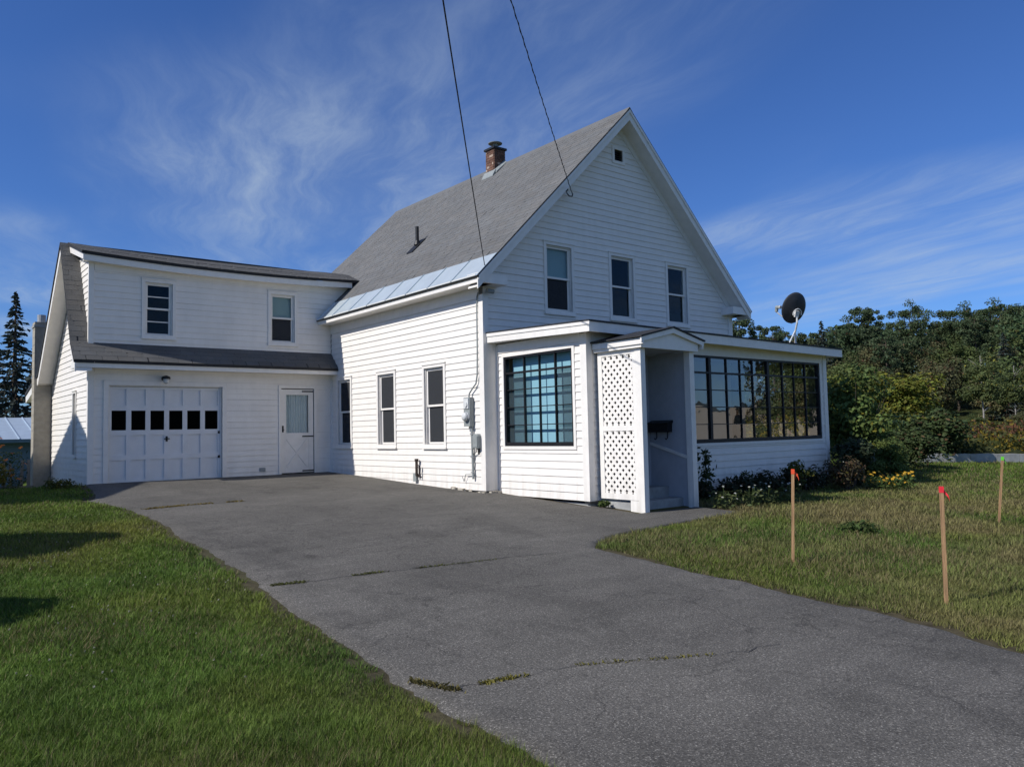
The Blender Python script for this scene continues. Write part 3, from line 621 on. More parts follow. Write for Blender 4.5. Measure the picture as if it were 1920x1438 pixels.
# porch windows: black steel frames with small panes
def steel_window(W, op, cols, thick, rows, name, screens=(), label=None, gl='porch_glass'):
    """cols: u of all vertical bars incl. ends; thick: set of indices drawn heavy"""
    u0, u1, z0, z1 = op
    c = MB(); k = .06
    for a, b, lo, hi in ((u0-k, u0, z0-k, z1+k), (u1, u1+k, z0-k, z1+k), (u0, u1, z1, z1+k), (u0, u1, z0-k, z0)): boxP(c, W, a, b, lo, hi, -.01, .03)
    win = c.build('window', 'trim', house)
    if label: win['label'] = label
    f = MB(); boxP(f, W, u0, u0+.045, z0, z1, -.07, .012); boxP(f, W, u1-.045, u1, z0, z1, -.07, .012); boxP(f, W, u0+.045, u1-.045, z1-.04, z1, -.07, .012); boxP(f, W, u0+.045, u1-.045, z0, z0+.075, -.07, .014)
    f.build('frame', 'black', win)
    for i, u in enumerate(cols[1:-1], 1):
        wd = .075 if i in thick else (.026 if i in screens else .016)
        b = MB(); boxP(b, W, u-wd/2, u+wd/2, z0+.075, z1-.04, -.055, .006 if wd > .05 else -.006); b.build('muntin', 'black', win)
    for j, z in enumerate(rows[1:-1], 1):
        wd = .036 if j == len(rows)-2 else .016
        b = MB(); boxP(b, W, u0+.045, u1-.045, z-wd/2, z+wd/2, -.052, -.008 if wd < .03 else .002); b.build('muntin', 'black', win)
    for i in range(len(cols)-1):
        for j in range(len(rows)-1):
            a, b = cols[i]+.006, cols[i+1]-.006; lo, hi = rows[j]+.006, rows[j+1]-.006
            tl = random.uniform(-.003, .003); tv = random.uniform(-.003, .003); P = W.P; o = -.03
            g = MB().add([P(a, lo, o+tl), P(b, lo, o-tl), P(b, hi, o-tl+tv), P(a, hi, o+tl+tv)], [(0, 1, 2, 3)]); g.build('pane', gl, win)
    return win
rows_s = [.70, 1.05, 1.387, 1.724, 2.05, 2.34]
cs_ = [-2.17, -1.70, -1.259, -.82, -.27]
pw = steel_window(W_ps, ps_open, cs_, (), rows_s, 'side', screens=(1, 3), label='black steel porch window with pale blue shade behind it', gl='bay_glass')
for a, b in ((-2.13, -1.71), (-.81, -.30)):
    k = MB(); quadP(k, W_ps, a, b, .72, 2.035, -.06, .003); k.build('insect_screen', 'screen_light', pw)
k = MB(); quadP(k, W_ps, -2.14, -.30, .70, 2.34, -.17, .004); k.build('roller_shade', 'shade_blue', pw)
cf_ = [2.06, 2.20, 2.69, 3.166, 3.70, 4.26, 4.723, 5.16, 5.70, 6.261, 6.705, 7.164, 7.70]
rows_f = [.665, .988, 1.327, 1.667, 2.008, 2.31]
pfw = steel_window(W_pf, pf_open, cf_, (4, 8), rows_f, 'front', screens=(3, 5, 7, 9, 11), label='wide band of black steel porch windows with small panes')

# garage door
u0, u1, z0, z1 = gd_open
d = MB(); W = W_gl
for a, b, lo, hi in ((u0-.10, u0, z0, z1+.10), (u1, u1+.10, z0, z1+.10), (u0, u1, z1, z1+.10)): boxP(d, W, a, b, lo, hi, -.02, .034)
boxP(d, W, u0, u0+.03, z0, z1, -.115, -.02); boxP(d, W, u1-.03, u1, z0, z1, -.115, -.02); boxP(d, W, u0+.03, u1-.03, z1-.02, z1, -.115, -.02)
d.build('door_casing', 'trim', house)
gdm = MB(); gu0, gu1 = u0+.03, u1-.03; rowz = [0.0, .545, 1.09, 1.635, 2.105]; ncol = 6; cw = (gu1-gu0)/ncol
st = .052
for i in range(ncol+1):
    c_ = gu0+cw*i; a = max(gu0, c_-st); b = min(gu1, c_+st); boxP(gdm, W, a, b, .0, 2.105, -.10, -.06)
for j, z in enumerate(rowz):
    for i in range(ncol):
        a = gu0+cw*i+st; b = gu0+cw*(i+1)-st; lo = max(0, z-.055); hi = min(2.105, z+.055); boxP(gdm, W, a, b, lo, hi, -.10, -.0605)
gdoor = gdm.build('garage_door', 'garage_paint', house); gdoor['label'] = 'white panelled garage door with a row of six small windows'
for j in range(4):
    for i in range(ncol):
        a = gu0+cw*i+st-.002; b = gu0+cw*(i+1)-st+.002; lo = rowz[j]+.053; hi = rowz[j+1]-.053
        if j == 3: hi = rowz[j+1]-.053
        if j == 2: pass
        m = MB()
        if j == 2: quadP(m, W, a, b, lo+.02, hi, -.082); m.build('pane', 'dark_glass', gdoor)
        else: boxP(m, W, a, b, lo, hi, -.099, -.087); m.build('panel', 'garage_paint', gdoor)
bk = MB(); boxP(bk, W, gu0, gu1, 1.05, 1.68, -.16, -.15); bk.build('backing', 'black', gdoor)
h = MB(); ck = (gu0+gu1)/2; boxP(h, W, ck-.02, ck+.02, .88, 1.0, -.06, -.045); h.tube([W.P(ck-.06, .94, -.035), W.P(ck+.06, .94, -.035)], .011, 8); h.build('handle', 'blackmetal', gdoor)
for z in (.5, 1.07): 
    m = MB(); boxP(m, W, gu1-.05, gu1-.005, z-.03, z+.03, -.06, -.05); m.build('roller_bracket', 'blackmetal', gdoor)
# side door with window, cross brace and strap hinges
u0, u1, z0, z1 = md_open
d = MB()
for a, b, lo, hi in ((u0-.07, u0, z0, z1+.07), (u1, u1+.07, z0, z1+.07), (u0, u1, z1, z1+.07)): boxP(d, W, a, b, lo, hi, -.02, .034)
d.build('door_casing', 'trim', house)
d = MB(); a0, a1 = u0+.01, u1-.01
wz0, wz1, wa, wb = 1.02, 1.97, a0+.13, a1-.13
boxP(d, W, a0, wa, .03, 2.11, -.055, -.012); boxP(d, W, wb, a1, .03, 2.11, -.055, -.012); boxP(d, W, wa, wb, wz1, 2.11, -.055, -.012); boxP(d, W, wa, wb, .03, wz0, -.055, -.020)
boxP(d, W, wa, wb, .03, .16, -.02, -.012); boxP(d, W, wa, wb, .88, wz0, -.02, -.012)
md = d.build('door', 'trim', house); md['label'] = 'white door with curtained window, cross brace and black strap hinges'
P = W.P
for p, q in (((wa+.02, .17), (wb-.02, .87)), ((wb-.02, .17), (wa+.02, .87))):
    b = MB(); A = P(p[0], p[1], -.012 if p[0] < q[0] else -.015); B = P(q[0], q[1], -.012 if p[0] < q[0] else -.015); b.bar(A, B, .055, .012, upv=(0, -1, 0)); b.build('cross_brace', 'trim', md)
g = MB(); quadP(g, W, wa-.003, wb+.003, wz0-.003, wz1+.003, -.03); g.build('pane', 'glass', md)
cu = MB(); k = 18
for i in range(k):
    a = wa+(wb-wa)*i/k; b = wa+(wb-wa)*(i+1)/k; o0 = -.09+.02*(i % 2); o1 = -.09+.02*((i+1) % 2)
    cu.add([P(a, wz0-.02, o0), P(b, wz0-.02, o1), P(b, wz1+.02, o1), P(a, wz1+.02, o0)], [(0, 1, 2, 3)])
cu.build('curtain', 'curtain', md)
for z in (2.06, .93, .07):
    m = MB(); boxP(m, W, a1-.30, a1+.03, z-.016, z+.016, -.012, -.004 if z != .93 else -.003); m.build('strap_hinge', 'blackmetal', md)
m = MB(); boxP(m, W, a0+.02, a0+.06, 1.04, 1.20, -.012, -.004); m.tube([P(a0+.04, 1.10, -.004), P(a0+.04, 1.10, .035)], .018, 10); m.build('handle', 'blackmetal', md)
m = MB(); boxP(m, W, -1.92, -1.78, .10, .19, .005, .035); m.build('wall_grille', 'grey_paint', house)

# entry vestibule: posts, lattice side, solid side, small gable roof
EY, XA, XB = -3.60, .5, 1.82
ent = MB(); 
ent.box(XA-.01, XA+.10, EY, EY+.13, -.46, 2.26); ent.build('entry_post', 'trim', house)
MB().box(XB-.09, XB+.03, EY-.004, EY+.12, -.49, 2.26).build('entry_post', 'trim', house)
MB().box(XB-.03, XB+.01, EY+.12, -2.575, -.48, 2.25).build('entry_side_wall', 'entry_shade_grey', house)  # white painted wall; its shade is put into the grey colour
MB().bar((XB-.045, EY+.14, .42), (XB-.045, -2.62, .66), .03, .05).build('handrail', 'trim', house)
fr = MB(); fr.box(XA, XA+.04, -2.70, -2.60, -.24, 2.25); fr.box(XA, XA+.04, EY+.131, EY+.20, -.24, 2.25)
for z0, z1 in ((2.17, 2.25), (.90, .99), (-.24, -.14)): fr.box(XA+.001, XA+.039, EY+.20, -2.70, z0, z1)
fr.box(XA+.001, XA+.039, EY+.131, EY+.32, -.45, -.245)
lat = fr.build('lattice_panel', 'trim', house); lat['label'] = 'white diagonal lattice panel on the side of the entry'
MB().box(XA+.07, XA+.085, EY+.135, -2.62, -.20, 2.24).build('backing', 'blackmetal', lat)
pitch, sw = .097, .053
for (za, zb) in ((-.14, .90), (.99, 2.17)):
    ya, yb = EY+.20, -2.70
    for s_, xo in ((1, XA+.012), (-1, XA+.024)):
        cmin = -(yb-ya) if s_ > 0 else 0; c = za-(yb-ya)-.2; step = pitch*math.sqrt(2)
        # line: z = c + s*(y-ya)
        c0 = za-(yb-ya) if s_ > 0 else za; c1 = zb if s_ > 0 else zb+(yb-ya)
        c = c0+step*.4
        while c < c1:
            pts = []
            for y in (ya, yb):
                z = c+s_*(y-ya)
                if z < za: y = ya+(za-c)/s_; z = za
                if z > zb: y = ya+(zb-c)/s_; z = zb
                pts.append((y, z))
            if abs(pts[0][0]-pts[1][0]) > .03:
                m = MB(); m.bar((xo, pts[0][0], pts[0][1]), (xo, pts[1][0], pts[1][1]), sw, .009, upv=(1, 0, 0)); m.build('slat', 'trim', lat)
            c += step
# entry roof
AX, AZ_ = 1.185, 2.60; e0, e1 = .385, 1.985; ez = 2.41; FY = EY-.13
er = MB(); er.prism([(e0-.02, FY-.02, ez+.0), (AX, FY-.02, AZ_+.0), (e1+.02, FY-.02, ez), (e1+.02, FY-.02, ez+.025), (AX, FY-.02, AZ_+.028), (e0-.02, FY-.02, ez+.025)], (0, -2.50-FY, 0))
ero = er.build('entry_roof', 'roof_edge', house)
MB().prism([(e0, FY, ez-.002), (e0, FY, ez-.075), (AX, FY, AZ_-.085), (e1, FY, ez-.075), (e1, FY, ez-.002), (AX, FY, AZ_-.002)], (0, .03, 0)).build('rake_board', 'trim', ero)
MB().prism([(XA-.03, FY+.05, 2.245), (XB+.06, FY+.05, 2.235), (XB+.06, FY+.05, ez-.02), (AX, FY+.05, AZ_-.03), (XA-.03, FY+.05, ez-.02)], (0, .04, 0)).build('pediment', 'trim', ero)
MB().box(XA-.09, XA-.06, FY+.001, -2.57, 2.30, 2.40).build('eave_fascia', 'trim', ero); MB().box(XA-.065, XA+.0, FY+.06, -2.57, 2.25, 2.30).build('eave_board', 'trim', ero)
MB().box(XB+.12, XB+.15, FY+.001, -2.57, 2.28, 2.40).build('eave_fascia', 'trim', ero); MB().box(XA-.04, XB+.05, FY+.09, -2.57, 2.262, 2.275).build('ceiling', 'entry_shade_grey', ero)
st_ = MB(); st_.box(XA+.06, XB-.03, -3.0, -2.56, -.6, -.10); st_.box(XA+.06, XB-.03, -3.32, -3.001, -.6, -.28); st_.build('entry_steps', 'concrete', house)
W_back = MB().box(XA+.10, XB-.03, -2.60, -2.566, -.10, 2.26).build('entry_back_wall', 'entry_shade_grey', house)

# roof vent pipe, chimneys (parts of the house)
vp = MB(); bx_, by_ = 1.40, 4.59; bz_ = EZ+(bx_-EX)*ME
vp.tube([(bx_, by_, bz_-.2), (bx_, by_, bz_+.47)], .045, 10); vpo = vp.build('vent_pipe', 'blackmetal', house, smooth=False)
fl = MB(); pz = lambda dx: (bx_+dx, bz_+dx*ME); fl.hexa([(pz(-.24)[0], by_-.14, pz(-.24)[1]-.005), (pz(.16)[0], by_-.14, pz(.16)[1]-.005), (pz(.16)[0], by_+.14, pz(.16)[1]-.005), (pz(-.24)[0], by_+.14, pz(-.24)[1]-.005)]+[(pz(-.24)[0], by_-.14, pz(-.24)[1]+.02), (pz(.16)[0], by_-.14, pz(.16)[1]+.02), (pz(.16)[0], by_+.14, pz(.16)[1]+.02), (pz(-.24)[0], by_+.14, pz(-.24)[1]+.02)])
fl.tube([(bx_, by_, bz_), (bx_, by_, bz_+.11)], [.09, .055], 10); fl.build('flashing', 'blackmetal', vpo)

CX0, CX1, CY0, CY1 = 3.62, 4.00, 4.20, 4.58; CZ0, CZ1 = 7.6, 8.60
ch = MB(); ch.box(CX0+.012, CX1-.012, CY0+.012, CY1-.012, CZ0, CZ1); chim = ch.build('brick_chimney', 'mortar', house); chim['label'] = 'weathered red brick chimney with a round metal cap'
bh = .071; r_ = 0; z = CZ0+.02
def bcol():
    t = random.random()
    if t < .18: c = (2.2, 3.2, 3.6)
    elif t < .5: c = (.75, .8, .85)
    else: c = (1.0, 1.0, 1.0)
    g = random.uniform(.7, 1.25); return (c[0]*g, c[1]*g, c[2]*g, 1)
while z < CZ1-.05:
    a = .105 if r_ % 2 else .21
    for ax in range(4):
        lo, hi = ((CX0, CX1), (CY0, CY1), (CX0, CX1), (CY0, CY1))[ax]
        ed = [lo]; x = lo+a
        while x < hi-.05: ed.append(x); x += .215
        ed.append(hi)
        for p, q in zip(ed[:-1], ed[1:]):
            j = random.uniform(0, .006); g = .004
            bxx = {0: (p+g, q-g, CY0-j, CY0+.05), 2: (p+g, q-g, CY1-.05, CY1+j), 1: (CX1-.05, CX1+j, p+g, q-g), 3: (CX0-j, CX0+.05, p+g, q-g)}[ax]
            if ax in (1, 3): bxx = (bxx[0], bxx[1], max(bxx[2], CY0+.052), min(bxx[3], CY1-.052))
            if bxx[3]-bxx[2] < .02: continue
            MB().box(*bxx, z+.004, z+bh-.005).build('brick', 'brick', chim, cols=[bcol()]*8)
    z += bh; r_ += 1
cp = MB(); cp.box(CX0-.035, CX1+.035, CY0-.035, CY1+.035, CZ1-.055, CZ1); cp.build('chimney_crown', 'blackmetal', chim)
cx_, cy_ = (CX0+CX1)/2, (CY0+CY1)/2
cp = MB(); cp.tube([(cx_, cy_, CZ1), (cx_, cy_, CZ1+.17)], .07, 14)
cp.tube([(cx_, cy_, CZ1+.15), (cx_, cy_, CZ1+.165), (cx_, cy_, CZ1+.21), (cx_, cy_, CZ1+.22)], [.19, .195, .06, .01], 20); cp.build('chimney_cap', 'grey_paint', chim)
zr = lambda x: EZ+(x-EX)*ME
fl = MB(); fl.hexa([(CX0-.11, CY0-.06, zr(CX0-.11)-.01), (CX0+.0, CY0-.06, zr(CX0)-.01), (CX0, CY1+.06, zr(CX0)-.01), (CX0-.11, CY1+.06, zr(CX0-.11)-.01), (CX0-.11, CY0-.06, zr(CX0-.11)+.02), (CX0-.012, CY0-.06, zr(CX0)+.09), (CX0-.012, CY1+.06, zr(CX0)+.09), (CX0-.11, CY1+.06, zr(CX0-.11)+.02)])
fl.hexa([(CX0-.01, CY0-.10, zr(CX0)-.01), (MX, CY0-.10, RZ-.02), (MX, CY0-.008, RZ-.02), (CX0-.01, CY0-.008, zr(CX0)-.01), (CX0-.01, CY0-.10, zr(CX0)+.02), (MX, CY0-.10, RZ+.01), (MX, CY0-.008, RZ+.08), (CX0-.01, CY0-.008, zr(CX0)+.09)])
fl.build('flashing', 'grey_paint', chim)
# block chimney on the end of the wing
bx0, bx1, by0, by1 = -6.06, -5.672, 11.1, 11.5
bc = MB(); bc.box(bx0+.006, bx1, by0+.006, by1-.006, -1.0, 3.92); bch = bc.build('block_chimney', 'mortar', house); bch['label'] = 'tall tan concrete block chimney with a round metal flue'
z = -.98
while z < 3.85:
    MB().box(bx0, bx1-.001, by0, by1, z+.004, z+.196).build('concrete_block', 'block', bch); z += .2
MB().tube([((bx0+bx1)/2-.02, by0+.2, 3.9), ((bx0+bx1)/2-.02, by0+.2, 4.22)], .10, 14).build('flue', 'galv', bch)
MB().box(bx0-.02, bx1, by0-.02, by1+.02, 3.88, 3.94).build('chimney_crown', 'concrete', bch)

# ------------------------------------------------------------------ fixtures on the house
def G(x, y): return float(gz(x, y))
# electric meter with conduits
t = thing('electric_meter', 'grey electric meter box with round glass dial on sunlit side wall', 'meter', (-.03, .42, .9))
b = MB(); b.box(-.13, -.03, .33, .53, 1.05, 1.62); b.build('meter_box', 'grey_paint', t)
b = MB(); b.tube([(-.13, .43, 1.24), (-.155, .43, 1.24), (-.16, .43, 1.24)], [.098, .098, .085], 20); b.build('meter_ring', 'galv', t)
b = MB(); b.tube([(-.155, .43, 1.24), (-.20, .43, 1.24), (-.225, .43, 1.24)], [.082, .080, .05], 20); b.build('dial', 'lightgrey', t, smooth=True)
b = MB(); b.box(-.15, -.131, .35, .51, 1.40, 1.60); b.tube([(-.13, .43, 1.48), (-.17, .43, 1.48)], .055, 14); b.build('cover', 'lightgrey', t)
b = MB(); b.tube([(-.07, .43, 1.62), (-.07, .41, 1.70), (-.065, .30, 1.80), (-.06, .20, 1.88), (-.058, .155, 2.05), (-.055, .14, 2.5), (-.055, .13, 3.3), (-.055, .12, 3.58), (-.06, .07, 3.66)], .015, 8); b.build('service_cable', 'grey_paint', t)
b = MB(); b.tube([(-.06, .37, 1.06), (-.06, .36, .70), (-.055, .35, .02)], .024, 8); b.tube([(-.06, .30, .12), (-.06, .60, .10), (-.06, .66, -.04), (-.06, .72, .06)], .008, 6); b.build('conduit', 'grey_paint', t)
for z in (.9, .45, .15): MB().box(-.085, -.03, .325, .395, z-.012, z+.012).build('clamp', 'galv', t)
t = thing('phone_box', 'small grey phone connection box below the electric meter', 'utility box', (-.03, .15, .5))
b = MB(); b.prism([(-.03, .09, .62), (-.03, .27, .62), (-.03, .27, .86), (-.03, .24, .90), (-.03, .12, .90), (-.03, .09, .86)], (-.085, 0, 0)); b.build('body', 'grey_paint', t)
b = MB(); b.box(-.13, -.116, .105, .255, .64, .86); b.build('lid', 'grey_paint', t); b = MB(); b.tube([(-.07, .13, .62), (-.07, .13, .50)], .02, 8); b.tube([(-.07, .20, .62), (-.07, .21, .55), (-.06, .33, .50)], .008, 6); b.build('cable', 'blackmetal', t)
# service insulator at the corner of the eave
t = thing('cable_bracket', 'dark round cable bracket under the eave at the house corner', 'bracket', (.03, -.04, 3.62))
b = MB(); b.tube([(.05, -.03, 3.66), (.05, -.15, 3.67)], .018, 8); b.build('arm', 'grey_paint', t); b = MB(); b.tube([(-.02, -.16, 3.67), (.14, -.16, 3.66)], [.045, .045], 12); b.build('insulator', 'grey_paint', t)
# oil filler pipes low on the side wall
t = thing('oil_filler_pipe', 'pair of short rusty dark filler pipes low on the sunlit wall', 'pipe', (-.05, 2.4, -.1))
M['rust'] = mat('rust', (.055, .04, .032), .85, 30, .4)
b = MB(); b.tube([(-.03, 2.38, .02), (-.09, 2.38, .03), (-.09, 2.38, .34)], .030, 10); b.tube([(-.09, 2.38, .34), (-.09, 2.38, .39)], .042, 10); b.build('filler', 'rust', t)
b = MB(); b.tube([(-.03, 2.29, .0), (-.08, 2.29, .0), (-.08, 2.29, .24), (-.13, 2.29, .27), (-.13, 2.28, .21)], .017, 8); b.build('vent', 'rust', t)
b = MB(); b.box(-.07, -.03, 2.44, 2.56, -.10, .08); b.build('cover_plate', 'grey_paint', t)
# lamp above the garage door
t = thing('wall_lamp', 'dark metal lantern above the garage door', 'lamp', (-4.13, 6.56, 2.27))
b = MB(); b.tube([(-4.13, 6.575, 2.30), (-4.13, 6.55, 2.30)], .06, 14); b.build('back_plate', 'blackmetal', t)
b = MB(); b.tube([(-4.13, 6.55, 2.30), (-4.13, 6.46, 2.34), (-4.13, 6.42, 2.33)], .014, 8); b.build('arm', 'blackmetal', t)
b = MB(); b.tube([(-4.13, 6.42, 2.36), (-4.13, 6.42, 2.33), (-4.13, 6.42, 2.28)], [.02, .085, .095], 14); b.build('hood', 'blackmetal', t)
b = MB(); b.tube([(-4.13, 6.42, 2.29), (-4.13, 6.42, 2.20), (-4.13, 6.42, 2.17)], [.065, .055, .02], 14); b.build('lamp_glass', 'lightgrey', t, smooth=True)
# mailbox on the entry's inner wall
t = thing('mailbox', 'black wall mailbox with newspaper hooks inside the entry', 'mailbox', (1.77, -2.9, .83))
b = MB(); b.box(1.66, 1.785, -3.13, -2.68, .86, 1.02); b.build('box', 'black', t)
b = MB(); b.prism([(1.785, -3.15, 1.07), (1.785, -3.15, 1.02), (1.64, -3.15, 1.005), (1.64, -3.15, 1.025)], (0, .49, 0)); b.build('lid', 'black', t)
for y in (-3.03, -2.78): MB().tube([(1.77, y, .86), (1.77, y, .76), (1.73, y, .73), (1.70, y, .75)], .009, 6).build('hook', 'black', t)
# gable hook for the power line
t = thing('line_hook', 'dark cable hook fixed near the left rake of the gable', 'bracket', (2.33, -.03, 6.0))
b = MB(); b.tube([(2.22, -.03, 6.06), (2.22, -.12, 6.06)], .03, 8); b.tube([(2.22, -.10, 6.07), (2.20, -.13, 5.97), (2.26, -.14, 5.92), (2.34, -.14, 5.93), (2.36, -.14, 5.99)], .012, 6); b.build('hook', 'blackmetal', t)

# satellite dish
D0 = Vector((7.05, -2.35, 2.72))
t = thing('satellite_dish', 'dark grey satellite dish with feed arm on the porch roof', 'satellite dish', tuple(D0))
nv = Vector((.36, .93, .38)).normalized(); sx_ = nv.cross(Vector((0, 0, 1))).normalized(); sy_ = sx_.cross(nv).normalized()
dc = D0+Vector((.02, -.02, .88))
V = []; F = []; nr, ns = 8, 36
for i in range(nr+1):
    for k in range(ns):
        r_ = i/nr; a = 2*math.pi*k/ns; V.append(dc+sx_*(.315*r_*math.cos(a))+sy_*(.36*r_*math.sin(a))+nv*(.075*(r_*r_-1)))
nb = len(V)
V += [p+nv*.012 for p in V]
for i in range(nr):
    for k in range(ns):
        q = (i*ns+k, i*ns+(k+1) % ns, (i+1)*ns+(k+1) % ns, (i+1)*ns+k); F.append(q); F.append(tuple(x+nb for x in q[::-1]))
for k in range(ns): F.append((nr*ns+k, nr*ns+(k+1) % ns, nb+nr*ns+(k+1) % ns, nb+nr*ns+k))
MB().add(V, F).build('reflector', 'dish', t, smooth=True)
bk = dc-nv*.085-sy_*.12
b = MB(); b.tube([bk-sx_*.0+nv*.02, bk-nv*.05], .055, 14); b.bar(bk-nv*.06-sy_*.06, bk-nv*.06+sy_*.08, .09, .06, upv=tuple(nv)); b.build('bracket', 'lightgrey', t)
b = MB(); ring = [bk-nv*.075+sx_*(.11*math.cos(a))+sy_*(.11*math.sin(a)+.02) for a in np.linspace(-.3, math.pi+.3, 12)]; b.tube(ring, .012, 6); b.build('bracket_ring', 'lightgrey', t)
b = MB(); mt = bk-nv*.07-sy_*.02; b.tube([mt, mt-Vector((0, 0, .16)), D0+Vector((.06, 0, .32)), D0+Vector((.06, 0, .0))], .022, 8); b.build('mast', 'lightgrey', t)
b = MB(); b.tube([D0+Vector((.06, 0, .36)), D0+Vector((-.22, .02, .0))], .016, 6); b.build('strut', 'lightgrey', t)
b = MB(); b.box(D0.x-.02, D0.x+.14, D0.y-.07, D0.y+.07, D0.z-.04, D0.z+.012); b.box(D0.x-.27, D0.x-.17, D0.y-.05, D0.y+.09, D0.z-.04, D0.z+.012); b.build('foot', 'lightgrey', t)
lo = dc-sy_*.35; tip = dc+nv*.62-sy_*.12
b = MB(); b.tube([lo-nv*.03, lo+nv*.06, tip-sy_*.10], .014, 6); b.build('feed_arm', 'galv', t)
b = MB(); b.tube([tip-nv*.02-sy_*.10, tip+sy_*.02], .038, 8); b.tube([tip+sy_*.0-sx_*.0, tip-nv*.12+sy_*.03], [.045, .036], 10); b.build('receiver', 'grey_paint', t); b = MB(); b.tube([tip-nv*.12+sy_*.03, tip-nv*.15+sy_*.035], .040, 10); b.build('receiver_cap', 'lightgrey', t)

# overhead lines
def pixray(x, y):
    X, Y = x-960, y-719; a = X*math.cos(ROLL)-Y*math.sin(ROLL); b = X*math.sin(ROLL)+Y*math.cos(ROLL)
    return fw+rt*(a/1491.2)-up*(b/1491.2)
def line(name, start, vp, length, sag_, r, label, twist=0):
    d = -pixray(*vp).normalized(); n = 60; mb = MB(); S = Vector(start); pts = []
    for i in range(n+1):
        s_ = i/n; p = S+d*(length*s_); p.z -= sag_*4*s_*(1-s_)*1.0; pts.append(p)
    mb.tube(pts, r, 6)
    if twist:
        side = d.cross(Vector((0, 0, 1))).normalized(); upv = side.cross(d); m2 = []
        for i in range(n*8+1):
            s_ = i/(n*8); p = S+d*(length*s_); p.z -= sag_*4*s_*(1-s_); a = s_*length*2*math.pi/.35; m2.append(p+(side*math.cos(a)+upv*math.sin(a))*r*1.15)
        mb.tube(m2, r*.95, 5)
    return tag(mb.build(name, 'wire', None, smooth=True), label, 'cable')
line('overhead_cable', (-.16, -.30, 4.10), (985, 1000), 24, .12, .009, 'thin overhead cable reaching the eave corner above the metal strip')
line('overhead_cable', (2.36, -.14, 5.95), (1252, 970), 24, .25, .0062, 'twisted overhead power line reaching the hook on the gable', twist=1)

# survey stakes with ribbons
def stake(base, topoff, col, label, k):
    b0 = Vector((base[0], base[1], G(base[0], base[1]))); tp = b0+Vector(topoff)
    t = thing('survey_stake', label, 'stake', tuple(b0), 'survey stakes on the right lawn')
    m = MB(); m.bar(b0-Vector(topoff)*.15, tp, .030, .022, upv=(.8, .6, 0)); m.build('post', 'wood', t)
    d = Vector(topoff).normalized()
    m = MB(); m.bar(tp-d*.05, tp+d*.003, .034, .026, upv=(.8, .6, 0)); m.build('painted_tip', col, t)
    rb = MB(); side = Vector((.8, -.6, 0))
    for j, (ang, ln) in enumerate(((.2, .06), (-.5, .09), (.9, .07), (1.6, .05))):
        p = tp-d*(.03+.012*j)+side*.018; q = p
        dirv = (side*math.cos(ang)+Vector((.3*math.sin(ang), .4*math.sin(ang), -.3-.5*j*.3))).normalized(); wv = Vector((0, 0, .012))
        pts = []
        for i in range(6):
            pts += [q+wv, q-wv]; dirv = (dirv+Vector((random.uniform(-.2, .2), random.uniform(-.2, .2), -.38))).normalized(); q = q+dirv*ln/5
        rb.add(pts, [(2*i, 2*i+1, 2*i+3, 2*i+2) for i in range(5)])
    rb.build('ribbon', col, t)
stake((-1.37, -7.39), (.02, -.035, 1.02), 'orange', 'wooden survey stake with orange ribbon, nearest to the porch', 0)
stake((-2.03, -9.26), (.004, -.008, 1.0), 'red', 'wooden survey stake with red ribbon, leaning in the dry grass', 1)
stake((3.99, -7.5), (.033, -.09, .99), 'green', 'wooden survey stake with bright green ribbon at the right edge', 2)

# stones and rubble at the foot of the corner
for i in range(16):
    x = random.uniform(-.12, .05); y = random.uniform(-.10, 1.6)
    if i > 11: x = random.uniform(.05, .28); y = random.uniform(-.16, -.06)
    s_ = random.uniform(.025, .06); c = Vector((x, y, G(x, y)+.02)); V = []
    for k in range(8): V.append((c.x+(1 if k & 1 else -1)*s_*random.uniform(.6, 1.1), c.y+(1 if k & 2 else -1)*s_*random.uniform(.8, 1.4), c.z+(1 if k & 4 else -1)*s_*random.uniform(.4, .7)))
    V = [V[i_] for i_ in (0, 1, 3, 2, 4, 5, 7, 6)]
    o = MB().hexa(V).build('stone', 'stone'); tag(o, 'loose pale stone at the foot of the sunlit wall by the corner', 'stone', 'rubble stones at the wall foot')

# low concrete wall at the back of the right lawn, in blocks
ra, rb_ = Vector((15.6, 1.2)), Vector((30, -7.4)); dirr = (rb_-ra).normalized(); nrm_ = Vector((-dirr.y, dirr.x))
t = thing('retaining_wall', 'low grey concrete block wall along the back of the lawn', 'wall', (ra.x, ra.y, G(*ra)))
ln = (rb_-ra).length; k = 0; x = 0
while x < ln:
    w_ = .9+random.uniform(-.01, .01); a = ra+dirr*x; b = ra+dirr*min(ln, x+w_-.012); z = G(*a)
    for lev in range(1):
        a_ = a+nrm_*.0; m = MB(); h_ = .27+random.uniform(-.006, .006)
        m.hexa([(a.x, a.y, z-.2), (b.x, b.y, z-.2), (b.x+nrm_.x*.3, b.y+nrm_.y*.3, z-.2), (a.x+nrm_.x*.3, a.y+nrm_.y*.3, z-.2), (a.x, a.y, z+h_), (b.x, b.y, z+h_), (b.x+nrm_.x*.3, b.y+nrm_.y*.3, z+h_), (a.x+nrm_.x*.3, a.y+nrm_.y*.3, z+h_)])
        m.build('concrete_block', 'concrete', t)
    x += w_

